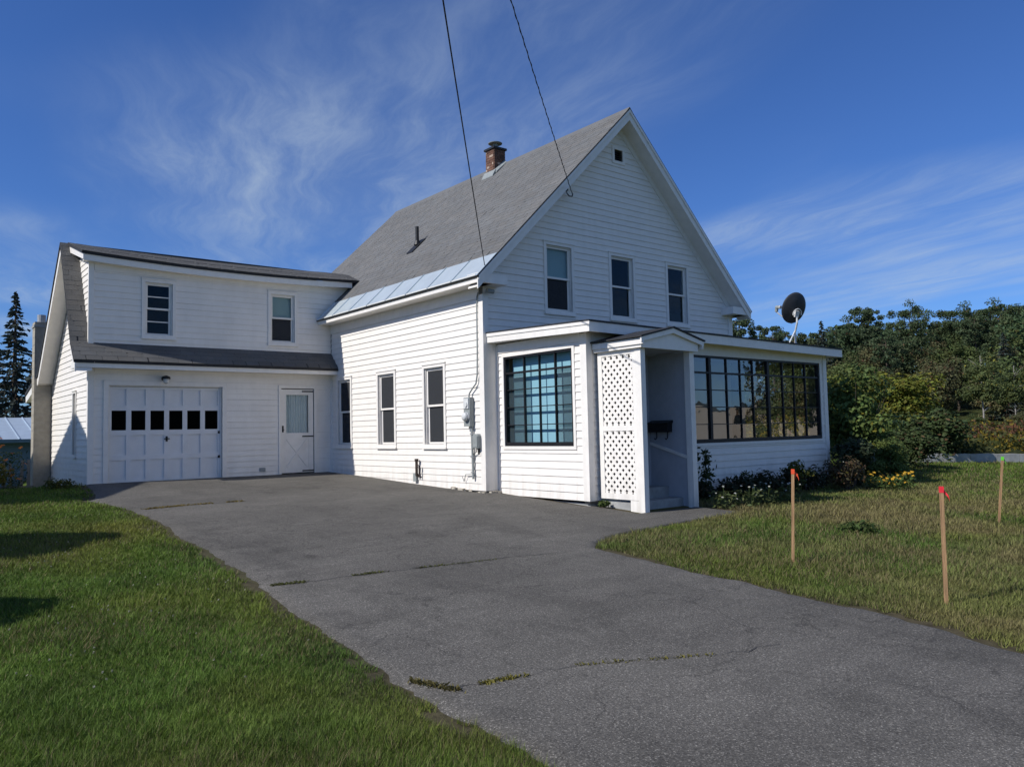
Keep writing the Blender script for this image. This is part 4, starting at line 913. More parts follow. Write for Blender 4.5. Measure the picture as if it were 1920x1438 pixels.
# metal roofed shed and picket fence at the left
sx0, sx1, sy0, sy1 = -9.0, -4.4, 22.5, 26.0; sz = G(-6, 22)
t = thing('garden_shed', 'low blue grey shed with pale metal roof behind the left flowers', 'shed', (-6.5, 24, sz))
b = MB(); b.box(sx0, sx1, sy0, sy1, sz-.3, .98); b.build('wall', 'shedwall', t)
rf = MB(); rf.prism([(sx0-.3, sy0-.4, .98), (sx0-.3, sy1+.4, 1.9), (sx0-.3, sy1+.4, 1.97), (sx0-.3, sy0-.4, 1.05)], (sx1-sx0+.6, 0, 0)); rfo = rf.build('roof', 'tinroof', t)
for i in range(9):
    x = sx0-.2+i*.6; MB().bar((x, sy0-.4, 1.06), (x, sy1+.4, 1.98), .04, .04).build('roof_rib', 'tinroof', rfo)
MB().box(sx0-.3, sx1+.3, sy0-.43, sy0-.40, .93, 1.06).build('fascia', 'shedwall', rfo)
t = thing('picket_fence', 'short weathered picket fence beside the block chimney', 'fence', (-6.6, 9.2, G(-6.6, 9.2)))
for i in range(7):
    x = -6.35-i*.17+random.uniform(-.02, .02); y = 9.6+random.uniform(-.02, .02); z = G(x, y); h_ = .82+random.uniform(-.08, .10); tl = random.uniform(-.04, .04)
    m = MB(); m.hexa([(x-.04, y-.012, z-.05), (x+.04, y-.012, z-.05), (x+.04, y+.012, z-.05), (x-.04, y+.012, z-.05), (x-.03+tl, y-.012, z+h_), (x+.03+tl, y-.012, z+h_), (x+.03+tl, y+.012, z+h_), (x-.03+tl, y+.012, z+h_)]); m.build('picket', 'oldwood', t)
MB().bar((-7.5, 9.63, G(-7, 9.6)+.25), (-6.25, 9.63, G(-6.3, 9.6)+.25), .03, .07).build('rail', 'oldwood', t)

# houses out of frame: left neighbour (throws the gable shadow) and the one across the street (mirrored in the porch panes)
t = thing('neighbour_house', 'neighbouring gabled house left of the picture', 'house', (-16.5, 9.1, G(-16, 9)))
X0, X1, yc, hw, ap = -20.0, -12.0, 9.13, 4.7, 6.95
b = MB(); zb = G(-14, 9)-.5; b.prism([(X1, yc-hw+.2, zb), (X1, yc+hw-.2, zb), (X1, yc+hw-.2, ap-.12-.43*(hw-.2)), (X1, yc, ap-.12), (X1, yc-hw+.2, ap-.12-.43*(hw-.2))], (X0-X1, 0, 0)); b.build('wall', 'trim', t)
b = MB(); b.prism([(X1+.1, yc-hw, ap-.43*hw), (X1+.1, yc, ap), (X1+.1, yc+hw, ap-.43*hw), (X1+.1, yc+hw, ap-.43*hw-.1), (X1+.1, yc, ap-.1), (X1+.1, yc-hw, ap-.43*hw-.1)], (X0-X1-.2, 0, 0)); b.build('roof', 'roof_edge', t)
t = thing('beige_building', 'long beige building across the street, mirrored in the porch panes', 'building', (42, -29, G(42, -29)))
bn = Vector((-.80, .60, 0)); bl = Vector((.60, .80, 0)); bc0 = Vector((41, -29, G(41, -29)))
def bb(u0, u1, d0, d1, z0, z1):
    pt = lambda u, d, z: bc0+bl*u-bn*d+Vector((0, 0, z))
    return MB().hexa([pt(u0, d0, z0), pt(u1, d0, z0), pt(u1, d1, z0), pt(u0, d1, z0), pt(u0, d0, z1), pt(u1, d0, z1), pt(u1, d1, z1), pt(u0, d1, z1)])
bb(-17, 15, 0, 9, -.5, 3.5).build('wall', 'beige', t); bb(-17.3, 15.3, -.3, 9.5, 3.5, 3.68).build('roof', 'roof_edge', t)
for i in range(4): bb(-13+i*7, -11.8+i*7, -.03, .0, 1.2, 2.4).build('window', 'black', t)

# ------------------------------------------------------------------ vegetation
def rand_dirs(n): 
    v = rng.normal(size=(n, 3)); return v/np.linalg.norm(v, axis=1, keepdims=True)
def leaf_quads(P, size, nrm=None, aspect=.6, droop=0.0, rnd=.35):
    """diamond shaped leaves (2 tris) at P; returns verts, faces"""
    n = len(P); d = rand_dirs(n)
    if nrm is not None: d = d*rnd*2+nrm; d /= np.linalg.norm(d, axis=1, keepdims=True)
    a = np.cross(d, rand_dirs(n)); a /= np.linalg.norm(a, axis=1, keepdims=True)+1e-9
    a[:, 2] -= droop; a /= np.linalg.norm(a, axis=1, keepdims=True)+1e-9
    b = np.cross(d, a); b /= np.linalg.norm(b, axis=1, keepdims=True)+1e-9
    s_ = (size*rng.uniform(.6, 1.35, n))[:, None]
    v = np.stack([P-a*s_*.5, P+b*s_*aspect*.5+a*s_*.02, P+a*s_*.5, P-b*s_*aspect*.5+a*s_*.02], 1).reshape(-1, 3)
    f = np.arange(4*n)
    return v, f
def colorize(n, base, var=.25, hue=.12, yellow=0.0, brown=0.0):
    c = np.tile(np.array(base), (n, 1))*rng.uniform(1-var, 1+var, (n, 1)); c[:, 0] *= rng.uniform(1-hue, 1+hue, n)
    m = rng.random(n) < yellow; c[m] = np.array([.17, .15, .02])*rng.uniform(.6, 1.2, (m.sum(), 1))
    m = rng.random(n) < brown; c[m] = np.array([.09, .05, .025])*rng.uniform(.6, 1.3, (m.sum(), 1))
    return np.repeat(c, 4, 0)
def crown_mesh(height, radius, n, leaf, base, clumps=30, low=.15, shape='round', seed=0, yellow=0, brown=0, squash=1.0):
    P = []; Nn = []; tone = []
    for c in range(clumps):
        for _ in range(50):
            p = rng.uniform(-1, 1, 3)
            if np.linalg.norm(p) < 1: break
        p = p/max(np.linalg.norm(p), .3)*rng.uniform(.45, .95) if rng.random() < .75 else p*.6
        zc = (p[2]*.5+.5)*(1-low)+low
        rad = radius*(1.0 if shape == 'round' else (1.15-zc*.8))
        ctr = np.array([p[0]*rad*.78, p[1]*rad*.78, zc*height*.90+.03*height])
        cr = radius*rng.uniform(.22, .42)
        k = int(n/clumps*rng.uniform(.6, 1.4)); d = rand_dirs(k); r_ = cr*rng.uniform(.35, 1.08, k)**.6
        q = ctr+d*r_[:, None]*np.array([1, 1, .72*squash]); P.append(q); Nn.append(d*.8+np.array([0, 0, .45])); tone.append(np.full(k, rng.uniform(.8, 1.2)))
    P = np.concatenate(P); Nn = np.concatenate(Nn); tone = np.concatenate(tone); P[:, 2] = np.maximum(P[:, 2], .02)
    v, f = leaf_quads(P, leaf, Nn)
    return v, f, colorize(len(P), base, .22, .12, yellow, brown)*np.repeat(tone, 4)[:, None]
def mesh_only(name, v, f, c, m): return fast_mesh(None, v, f, 4, m, c)
def trunk_mb(height, r, limbs=6, spread=1.5, lean=0):
    mb = MB(); pts = []; x = y = 0
    for i in range(7): pts.append((x, y, height*i/6-.1)); x += random.uniform(-.06, .06)*height*.15+lean; y += random.uniform(-.06, .06)*height*.15
    mb.tube(pts, [r*(1-.8*i/6) for i in range(7)], 7)
    for k in range(limbs):
        i = random.randint(2, 5); p = Vector(pts[i]); a = random.uniform(0, 6.28); d = Vector((math.cos(a), math.sin(a), random.uniform(.4, 1.0)))*spread*random.uniform(.5, 1)
        mb.tube([p, p+d*.5+Vector((0, 0, .1)), p+d], [r*.42, r*.26, r*.08], 5)
    return mb
def conifer(height, radius, n_lvl, base, dens=22, leaf=.35, shape='spruce', top=.04):
    """whorls of drooping boughs carrying needle sprays"""
    P = []; D = []; br = MB(); S = []
    for l in range(n_lvl):
        t_ = l/(n_lvl-1); z = height*(.08+.90*t_) if shape == 'spruce' else height*(.28+.70*t_)
        rr_ = radius*((1-t_)**.85+top) if shape == 'spruce' else radius*(math.sin(min(1, (1-t_)*1.25+.12)*math.pi*.5)**.8)*(.75+.25*math.sin(t_*9+1))
        k = random.randint(5, 7) if shape == 'spruce' else random.randint(3, 6)
        a0 = random.uniform(0, 6.28)
        for b in range(k):
            a = a0+b*6.28/k+random.uniform(-.3, .3); ln = rr_*random.uniform(.6, 1.15); z2 = z+random.uniform(-.6, .6)*height/n_lvl; rise = random.uniform(-.35, -.05) if shape == 'spruce' else random.uniform(.05, .35)
            d = np.array([math.cos(a), math.sin(a), rise]); st_p = np.array([0, 0, z2])
            br.tube([tuple(st_p), tuple(st_p+d*ln*.9)], [.035*height/10, .008], 4, caps=False)
            m_ = max(3, int(dens*ln/radius)); s_ = rng.uniform(.22, 1.0, m_)[:, None]
            wd = ln*.20*np.sin(np.clip(s_, 0, 1)*2.6+.2)
            perp = np.array([-math.sin(a), math.cos(a), 0]); q = st_p+d*ln*s_+perp*wd*rng.uniform(-1.2, 1.2, (m_, 1))+np.array([0, 0, 1])*rng.uniform(-.10, .05, (m_, 1))*ln*.5
            if shape != 'spruce': q[:, 2] += rng.uniform(-.05, .25, m_)*ln*.6
            P.append(q); S.append(np.full(m_, leaf)); D.append(np.tile(d, (m_, 1))+rng.normal(0, .45, (m_, 3)))
    P = np.concatenate(P); D = np.concatenate(D); n = len(P); D[:, 2] -= .25 if shape == 'spruce' else -.2; D /= np.linalg.norm(D, axis=1, keepdims=True)
    b = np.cross(D, rand_dirs(n)); b /= np.linalg.norm(b, axis=1, keepdims=True)+1e-9; s_ = (leaf*rng.uniform(.6, 1.4, n))[:, None]
    v = np.stack([P-D*s_*.5, P+b*s_*.24, P+D*s_*.5, P-b*s_*.24], 1).reshape(-1, 3)
    br.tube([(0, 0, -.2), (0, 0, height*.5), (0, 0, height)], [.022*height, .013*height, .01], 7)
    return v, np.arange(4*n), colorize(n, base, .28, .15, 0, .03), br
PROTO = {}
def proto(kind, cm, tb, lm='leaf', bm='bark'):
    me = mesh_only(kind, *cm, lm); me.name = kind+'_crown'; tr = None
    if tb is not None:
        tr = bpy.data.meshes.new(kind+'_trunk'); tr.from_pydata(tb.v, [], tb.f); tr.materials.append(M[bm]); tr.polygons.foreach_set('use_smooth', [True]*len(tr.polygons))
    PROTO[kind] = (me, tr)
def plant(kind, name, label, cat, x, y, s=1.0, rz=None, group=None, crown='crown', trunk='trunk', z=None, sxy=None):
    o = bpy.data.objects.new(name, None); COL.objects.link(o); o.location = (x, y, G(x, y)-.03 if z is None else z); o.rotation_euler[2] = random.uniform(0, 6.28) if rz is None else rz
    sxy = sxy or s; o.scale = (sxy, sxy, s); tag(o, label, cat, group)
    for nm, me in zip((crown, trunk), PROTO[kind]):
        if me is None: continue
        c = bpy.data.objects.new(nm, me); COL.objects.link(c); c.parent = o
    return o
# prototypes at real size
v, f_, c, br = conifer(11, 2.3, 36, (.034, .048, .040), 24, .36); proto('spruce', (v, f_, c), br, 'needle')
def white_pine(height, radius, pads, base, n_leaf=135):
    P = []; br = MB(); lean = random.uniform(-.25, .25); tp = lambda z: (lean*(z/height)**2, 0, z)
    br.tube([tp(-.2), tp(height*.4), tp(height*.75), tp(height*.99)], [.02*height, .015*height, .008*height, .01], 7)
    for k in range(pads):
        t_ = random.random()**.75; z = height*(.30+.68*t_); prof = radius*(math.sin(math.pi*min(1, .18+.86*(1-t_)))**.7*.95+.10); a = random.uniform(0, 6.283); ln_ = prof*random.uniform(.35, 1.12)
        st_p = np.array(tp(z)); e_ = st_p+np.array([math.cos(a)*ln_, math.sin(a)*ln_, ln_*random.uniform(.02, .38)])
        br.tube([tuple(st_p), tuple((st_p+e_)/2+np.array([0, 0, -.1])), tuple(e_)], [.03*height/12, .02, .008], 4, caps=False)
        m_ = int(n_leaf*random.uniform(.6, 1.3)); d = rand_dirs(m_)*(rng.random(m_)**.4)[:, None]; w_ = random.uniform(.55, 1.15)*radius*.30
        P.append(e_-np.array([math.cos(a), math.sin(a), 0])*w_*.5+d*np.array([w_, w_, w_*.55]))
    P = np.concatenate(P); n = len(P); D = rand_dirs(n); D[:, 2] = np.abs(D[:, 2])*.8+.15; D /= np.linalg.norm(D, axis=1, keepdims=True)
    b = np.cross(D, rand_dirs(n)); b /= np.linalg.norm(b, axis=1, keepdims=True)+1e-9; s_ = (.34*rng.uniform(.6, 1.4, n))[:, None]
    v = np.stack([P-D*s_*.5, P+b*s_*.26, P+D*s_*.5, P-b*s_*.26], 1).reshape(-1, 3)
    return (v, np.arange(4*n), colorize(n, base, .28, .15, 0, .02)), br
c, br = white_pine(16, 3.4, 70, (.058, .084, .038)); proto('pine', c, br, 'needle')
c, br = white_pine(15, 4.6, 90, (.062, .090, .038)); proto('broadpine', c, br, 'needle')
proto('maple', crown_mesh(9, 3.2, 13000, .22, (.092, .120, .038), 42, .22), trunk_mb(6.5, .18, 8, 1.8))
proto('olive', crown_mesh(8, 2.8, 12000, .20, (.115, .116, .050), 36, .15, brown=.10), trunk_mb(6, .15, 8, 1.6))
proto('yellowtree', crown_mesh(5.5, 2.3, 9500, .19, (.155, .175, .028), 38, .10, yellow=.28), trunk_mb(4, .10, 7, 1.2))
proto('birchy', crown_mesh(9, 2.3, 6500, .20, (.095, .120, .040), 24, .25, yellow=.04), trunk_mb(8, .10, 9, 1.5), bm='palebark')
proto('darkbush', crown_mesh(2.4, 1.5, 5200, .13, (.055, .078, .026), 30, .0, brown=.03), trunk_mb(1.6, .04, 6, .6))
proto('rustbush', crown_mesh(1.6, 1.3, 3600, .11, (.10, .075, .028), 24, .0, yellow=.06, brown=.25), trunk_mb(1.1, .03, 6, .5))

# near shrubs by the porch corner
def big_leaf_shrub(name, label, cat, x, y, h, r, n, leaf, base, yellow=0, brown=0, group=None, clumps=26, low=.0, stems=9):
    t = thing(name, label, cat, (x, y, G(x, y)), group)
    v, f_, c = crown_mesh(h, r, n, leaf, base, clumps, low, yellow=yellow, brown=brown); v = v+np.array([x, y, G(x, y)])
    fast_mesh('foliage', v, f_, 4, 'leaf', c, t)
    if stems:
        mb = MB()
        for i in range(stems):
            a = random.uniform(0, 6.28); p = Vector((x+.1*r*math.cos(a), y+.1*r*math.sin(a), G(x, y)-.05)); e_ = Vector((x+r*.6*math.cos(a), y+r*.6*math.sin(a), G(x, y)+h*random.uniform(.5, .8)))
            mb.tube([p, (p+e_)/2+Vector((0, 0, .1*h)), e_], [.018, .013, .005], 5)
        mb.build('stems', 'bark', t)
    return t
big_leaf_shrub('leafy_shrub', 'tall leafy green shrub just past the right porch corner', 'shrub', 11.55, -1.3, 3.2, 1.35, 8000, .13, (.120, .165, .045), yellow=.05, clumps=34)
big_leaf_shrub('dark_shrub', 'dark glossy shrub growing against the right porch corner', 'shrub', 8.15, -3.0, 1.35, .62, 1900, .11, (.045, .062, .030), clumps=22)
big_leaf_shrub('perennial_clump', 'reddish brown fading perennial clump in front of the dark shrub', 'plant', 7.25, -3.35, .85, .62, 1900, .07, (.085, .070, .035), yellow=.06, brown=.30, clumps=22)
big_leaf_shrub('yellow_flower_clump', 'small yellow flowering clump behind the orange ribbon stake', 'plant', 5.6, -3.15, .75, .42, 900, .06, (.075, .095, .022), yellow=.28, clumps=14)
# feathery round bush: fine upright blades
def feather_bush(name, label, cat, x, y, h, r, n, base, wid=.012, group=None, lean=.6, tip=None, up_=1.0):
    t = thing(name, label, cat, (x, y, G(x, y)), group); z = G(x, y)
    a = rng.uniform(0, 6.283, n); rr_ = np.sqrt(rng.random(n))*r*.55; p0 = np.stack([x+rr_*np.cos(a), y+rr_*np.sin(a), np.full(n, z)], -1)
    d = np.stack([np.cos(a)*rr_/r*lean*1.6+rng.normal(0, .16, n), np.sin(a)*rr_/r*lean*1.6+rng.normal(0, .16, n), np.full(n, up_)], -1); d /= np.linalg.norm(d, axis=1, keepdims=True)
    ln = (h*rng.uniform(.55, 1.05, n))[:, None]; s_ = np.cross(d, rand_dirs(n)); s_ /= np.linalg.norm(s_, axis=1, keepdims=True); w_ = wid*rng.uniform(.6, 1.3, (n, 1))
    mid = p0+d*ln*.55; d2 = d+np.stack([np.cos(a)*.25, np.sin(a)*.25, np.zeros(n)], -1); end = mid+d2*ln*.45
    v = np.stack([p0-s_*w_*.5, p0+s_*w_*.5, mid+s_*w_*.5, mid-s_*w_*.5, end-s_*w_*.12, end+s_*w_*.12], 1).reshape(-1, 3)
    k = np.arange(n)*6; f_ = np.stack([k, k+1, k+2, k+3, k+3, k+2, k+5, k+4], -1).reshape(-1)
    c = np.array(base)*rng.uniform(.7, 1.3, (n, 1)); fast_mesh('foliage', v, f_, 4, 'leaf', np.repeat(c, 6, 0), t); return t
big_leaf_shrub('feathery_bush', 'rounded feathery light green bush right of the leafy shrub', 'bush', 11.3, -2.3, 1.15, .68, 9000, .055, (.125, .165, .045), clumps=34, stems=5)
def flowers(name, label, x, y, r, n, h, base, petal, size=.045, group=None, leaf_n=700, sq=(1, 1)):
    t = thing(name, label, 'flowers', (x, y, G(x, y)), group); z = G(x, y)
    a = rng.uniform(0, 6.283, leaf_n); q_ = np.sqrt(rng.random(leaf_n))*r; P = np.stack([x+q_*np.cos(a)*sq[0], y+q_*np.sin(a)*sq[1], z+rng.random(leaf_n)*h*.85], -1)
    v, f_ = leaf_quads(P, .09, np.tile([0, 0, .8], (leaf_n, 1)), .4); fast_mesh('foliage', v, f_, 4, 'leaf', colorize(leaf_n, base, .3), t)
    a = rng.uniform(0, 6.283, n); q_ = np.sqrt(rng.random(n))*r; P = np.stack([x+q_*np.cos(a)*sq[0], y+q_*np.sin(a)*sq[1], z+h*rng.uniform(.35, 1.15, n)], -1)
    V = []; Cc = []
    for p in P:
        nn = np.array([rng.normal(0, .4)-.3, rng.normal(0, .4)-.4, 1.0]); nn /= np.linalg.norm(nn); e1_ = np.cross(nn, [0, 1, 0.1]); e1_ /= np.linalg.norm(e1_); e2_ = np.cross(nn, e1_)
        for k in range(6):
            an = k*1.047+rng.random()*.3; d = e1_*math.cos(an)+e2_*math.sin(an); s2 = np.cross(nn, d); L_ = size*rng.uniform(.8, 1.2)
            V += [p, p+d*L_*.6+s2*L_*.28, p+d*L_, p+d*L_*.6-s2*L_*.28]
            Cc += [np.array(petal)*rng.uniform(.8, 1.15)]*4
    fast_mesh('flower_heads', np.array(V), np.arange(len(V)), 4, 'leaf', np.array(Cc), t, kind='stuff')
    mb = MB()
    for p in P[::2]: mb.tube([(x+(p[0]-x)*.6, y+(p[1]-y)*.6, z-.03), tuple(p-np.array([0, 0, .004]))], .004, 4, caps=False)
    mb.build('stems', 'greenstem', t, kind='stuff'); return t
M['greenstem'] = mat('green_stem', (.05, .08, .02), .7)
flowers('yellow_flowers', 'patch of yellow flowers on the lawn before the feathery bush', 8.35, -3.75, .62, 60, .34, (.065, .10, .025), (.70, .40, .04), .040, sq=(1.1, .8))
flowers('orange_lilies', 'orange day lilies standing beside the block chimney', -6.95, 9.3, .55, 22, 1.25, (.06, .09, .025), (.75, .22, .03), .06, sq=(1, .5), leaf_n=900)
big_leaf_shrub('goldenrod_bush', 'yellow green weedy bush at the left edge before the shed', 'bush', -7.45, 7.8, .95, .75, 2600, .07, (.13, .13, .022), yellow=.5, clumps=24, stems=5)
big_leaf_shrub('wall_foot_weeds', 'low weeds growing at the foot of the block chimney', 'weeds', -6.25, 6.0, .18, .40, 500, .06, (.075, .085, .02), yellow=.15, clumps=10, stems=0)

# plants along the foot of the porch front
def stalk(name, label, x, y, h, n, leaf, base, group, lean=.1):
    t = thing(name, label, 'plant', (x, y, G(x, y)), group); z = G(x, y)
    mb = MB(); P = []
    for k in range(3):
        bx_ = x+random.uniform(-.10, .10); by_ = y+random.uniform(-.05, .05); hh = h*random.uniform(.75, 1); tx = bx_+random.uniform(-lean, lean); ty = by_-random.uniform(0, lean)
        mb.tube([(bx_, by_, z-.03), ((bx_+tx)/2, by_, z+hh*.55), (tx, ty, z+hh)], [.009, .007, .003], 5)
        for i in range(n): s_ = random.uniform(.25, 1); P.append((bx_+(tx-bx_)*s_+random.gauss(0, .07), by_+(ty-by_)*s_+random.gauss(0, .07), z+hh*s_))
    v, f_ = leaf_quads(np.array(P), leaf, None, .4, .5); fast_mesh('leaves', v, f_, 4, 'leaf', colorize(len(P), base, .3), t); mb.build('stems', 'greenstem', t)
stalk('tall_weed', 'tall leafy weed beside the entry post against the porch siding', 2.28, -2.95, 1.15, 60, .11, (.04, .055, .022), 'weeds along the porch')
stalk('tall_weed', 'tall leafy weed second from the entry along the porch siding', 2.95, -2.9, 1.0, 60, .11, (.045, .06, .022), 'weeds along the porch')
stalk('tall_weed', 'small weed third from the entry under the porch windows', 4.25, -2.85, .55, 40, .09, (.045, .06, .022), 'weeds along the porch')
names_ = ['left', 'second', 'third', 'fourth', 'fifth']
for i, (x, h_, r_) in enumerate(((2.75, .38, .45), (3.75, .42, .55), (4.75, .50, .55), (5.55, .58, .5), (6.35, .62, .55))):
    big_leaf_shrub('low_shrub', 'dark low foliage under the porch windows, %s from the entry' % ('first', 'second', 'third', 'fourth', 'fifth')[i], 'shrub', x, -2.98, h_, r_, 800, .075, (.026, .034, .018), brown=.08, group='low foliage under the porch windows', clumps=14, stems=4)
for i, (x, y) in enumerate(((2.1, -3.95), (2.6, -4.05), (3.2, -4.0), (3.75, -4.1))):
    flowers('white_weed', 'pale flowering weed by the entry path, %s from the entry post' % ('first', 'second', 'third', 'fourth')[i], x, y, .24, 7, .34, (.08, .10, .035), (.55, .55, .48), .022, 'pale weeds at the lawn edge', 160)
big_leaf_shrub('corner_weed', 'small green weed at the foot of the lattice', 'weed', .42, -2.72, .16, .17, 220, .055, (.07, .10, .025), clumps=8, stems=0)
big_leaf_shrub('lawn_weed', 'low dark green weed patch in the middle of the right lawn', 'weed', 1.35, -6.7, .16, .40, 420, .06, (.055, .085, .022), clumps=12, stems=0)

# conifers and trees, placed on the ground at their distance along the view
def at(px, dist): d = pixray(px, 790); a = math.atan2(d.x, d.y); return CAM.x+dist*math.sin(a), CAM.y+dist*math.cos(a)
def put(kind, px, dist, toppx, label, name, cat='tree', group=None, sxy=None, H=None):
    x, y = at(px, dist); z = G(x, y)-.05
    rr_ = pixray(px, toppx); k = math.hypot(x-CAM.x, y-CAM.y)/math.hypot(rr_.x, rr_.y); ztop = CAM.z+rr_.z*k
    h0 = max(q.co.z for q in PROTO[kind][0].vertices); s_ = (ztop-z)/h0
    return plant(kind, name, label, cat, x, y, s_, group=group, z=z, sxy=s_*(sxy or 1))
put('spruce', 26, 44, 545, 'tall dark spruce with bare tip at the left edge', 'spruce_tree')
put('spruce', 66, 52, 640, 'darker spruce half hidden behind the block chimney', 'spruce_tree')
put('spruce', -22, 47, 600, 'dense dark spruce cut by the left picture edge', 'spruce_tree', sxy=1.15)
put('pine', 1395, 62, 596, 'small pine showing beside the right eave of the gable', 'pine_tree', sxy=.8)
put('pine', 1455, 78, 610, 'pine on the skyline just left of the dish', 'pine_tree', sxy=.8)
put('spruce', 1548, 82, 600, 'pointed dark conifer right of the dish', 'spruce_tree')
put('pine', 1625, 88, 574, 'tall pine standing above the skyline right of the porch roof', 'pine_tree', sxy=.85)
put('broadpine', 1715, 96, 562, 'flat topped pine standing clear on the skyline', 'pine_tree', sxy=.75)
put('broadpine', 1800, 100, 566, 'broad pine on the skyline right of the flat topped pine', 'pine_tree', sxy=.9)
put('broadpine', 1868, 96, 560, 'dark layered pine at the upper right of the wood', 'pine_tree')
put('broadpine', 1925, 92, 555, 'tall layered pine cut by the right picture edge', 'pine_tree')
put('yellowtree', 1685, 34, 695, 'yellow green tree behind the feathery bush', 'leafy_tree', sxy=1.25)
put('yellowtree', 1572, 29, 700, 'yellow green tree seen just past the porch corner', 'leafy_tree', sxy=.8)
put('birchy', 1845, 58, 672, 'light green tree with pale trunk above the low wall', 'leafy_tree')
put('birchy', 1905, 63, 690, 'slender green tree at the right edge above the low wall', 'leafy_tree')
put('olive', 1755, 70, 668, 'olive brown tree in the middle of the wood', 'leafy_tree')
put('maple', 1600, 72, 655, 'rounded green tree right above the porch corner', 'leafy_tree')
put('olive', 1640, 80, 640, 'greyish green tree below the tall skyline pine', 'leafy_tree')
put('maple', 1800, 84, 625, 'dense green tree below the broad skyline pine', 'leafy_tree')
put('darkbush', 1735, 31, 765, 'dark green bush behind the left end of the low wall', 'bush', 'bush', sxy=1.5)
put('darkbush', 1700, 27, 800, 'dark bush in the shade at the left end of the low wall', 'bush', 'bush', sxy=1.5)
put('rustbush', 1800, 38, 800, 'rusty brown bush in the meadow behind the low wall', 'bush', 'bush', sxy=1.6)
put('olive', 1905, 78, 650, 'olive tree behind the slender tree at the right edge', 'leafy_tree')

put('pine', 1668, 74, 628, 'dark pine standing in the wood left of the olive brown tree', 'pine_tree', sxy=.9)
put('pine', 1838, 86, 590, 'dark pine rising behind the pale trunked tree', 'pine_tree', sxy=.9)
put('spruce', 1890, 76, 622, 'dark spruce in the wood near the right picture edge', 'spruce_tree', sxy=1.2)
put('olive', 1768, 47, 782, 'small olive bush in the meadow left of the pale trunk', 'bush', 'bush', sxy=1.5)
put('maple', 1822, 50, 774, 'small green bush in the meadow at the pale trunk', 'bush', 'bush', sxy=1.6)
put('rustbush', 1868, 46, 792, 'rusty bush in the meadow right of the pale trunk', 'bush', 'bush', sxy=1.7)
put('olive', 1912, 49, 770, 'olive bush in the meadow at the right picture edge', 'bush', 'bush', sxy=1.5)
plant('maple', 'street_tree', 'leafy tree across the street, mirrored in the right porch panes', 'tree', 25.7, -14.0, .75)
plant('spruce', 'street_tree', 'narrow spruce across the street, mirrored in the middle porch panes', 'tree', 27.5, -17.3, .6)
# the wood behind reads as one mass
def woods(n):
    V = []; Cc = []
    kinds = ['broadpine', 'pine', 'maple', 'olive', 'pine', 'maple', 'birchy']
    data = {}
    for k in set(kinds):
        me = PROTO[k][0]; a = np.empty(len(me.vertices)*3, np.float32); me.vertices.foreach_get('co', a); c = np.empty(len(me.vertices)*4, np.float32); me.color_attributes['col'].data.foreach_get('color', c)
        a = a.reshape(-1, 4, 3); c = c.reshape(-1, 4, 4)[:, :, :3]; data[k] = (a, c)
    for i in range(n):
        dist = 68+(i/n)*72+rng.uniform(-3, 3); az = rng.uniform(49, 77); x = CAM.x+dist*math.sin(R(az)); y = CAM.y+dist*math.cos(R(az))
        k = kinds[rng.integers(0, len(kinds))] if dist > 82 else ('maple', 'olive', 'olive', 'birchy')[rng.integers(0, 4)]
        a, c = data[k]; m = rng.random(len(a)) < .24; a = a[m]; c = c[m]
        ctr = a.mean(1, keepdims=True); a = ctr+(a-ctr)*1.5
        s_ = rng.uniform(.62, .9)*(.85 if dist < 82 else 1); th = rng.uniform(0, 6.28); q = a.copy(); q[..., 0] = (a[..., 0]*math.cos(th)-a[..., 1]*math.sin(th)); q[..., 1] = (a[..., 0]*math.sin(th)+a[..., 1]*math.cos(th))
        d0 = math.tan(R(az)-YAW)*1491.2+960; ysky = np.interp(d0, [1380, 1500, 1560, 1624, 1680, 1760, 1800, 1920], [622, 618, 608, 592, 606, 592, 578, 566])+rng.uniform(0, 26)
        pr_r = pixray(d0, ysky); zt = CAM.z+pr_r.z/math.hypot(pr_r.x, pr_r.y)*dist; s_ = min(s_, max(.25, (zt-G(x, y))/a[..., 2].max()))
        V.append((q*s_+np.array([x, y, G(x, y)-.1])).reshape(-1, 3)); Cc.append((c*rng.uniform(.75, 1.25)*np.array([rng.uniform(.9, 1.15), 1, 1])).reshape(-1, 3))
    V = np.concatenate(V); Cc = np.concatenate(Cc)
    o = fast_mesh('woodland', V, np.arange(len(V)), 4, 'leaf', Cc, kind='stuff'); tag(o, 'mixed dark green woodland covering the hill behind the meadow', 'woodland')
woods(250)
# meadow of goldenrod behind the low wall
def meadow(n):
    th = rng.uniform(0, ln, n); dd = .35+rng.random(n)**1.5*34; P = np.array([ra.x, ra.y])+np.outer(th, [dirr.x, dirr.y])+np.outer(dd, [nrm_.x, nrm_.y])
    z = gz(P[:, 0], P[:, 1])+.18; h = rng.uniform(.35, .85, n)+.02*dd; tall = vnoise(P[:, 0], P[:, 1], .5, 12); h *= .6+tall*.8
    Q = np.stack([P[:, 0], P[:, 1], z+h*rng.uniform(.3, 1, n)], -1); v, f_ = leaf_quads(Q, .17, None, .45, .2)
    c = np.array([.070, .080, .024])*rng.uniform(.6, 1.3, (n, 1)); g = (tall > .45)[:, None] & (rng.random((n, 1)) < .55); c = np.where(g, np.array([.20, .15, .02])*rng.uniform(.6, 1.2, (n, 1)), c)
    b = (vnoise(P[:, 0], P[:, 1], .35, 14) > .62)[:, None] & (rng.random((n, 1)) < .6); c = np.where(b, np.array([.13, .06, .03])*rng.uniform(.6, 1.2, (n, 1)), c)
    o = fast_mesh('meadow_plants', v, f_, 4, 'leaf', np.repeat(c, 4, 0), kind='stuff'); tag(o, 'yellow brown goldenrod meadow behind the low wall', 'meadow')
meadow(38000)

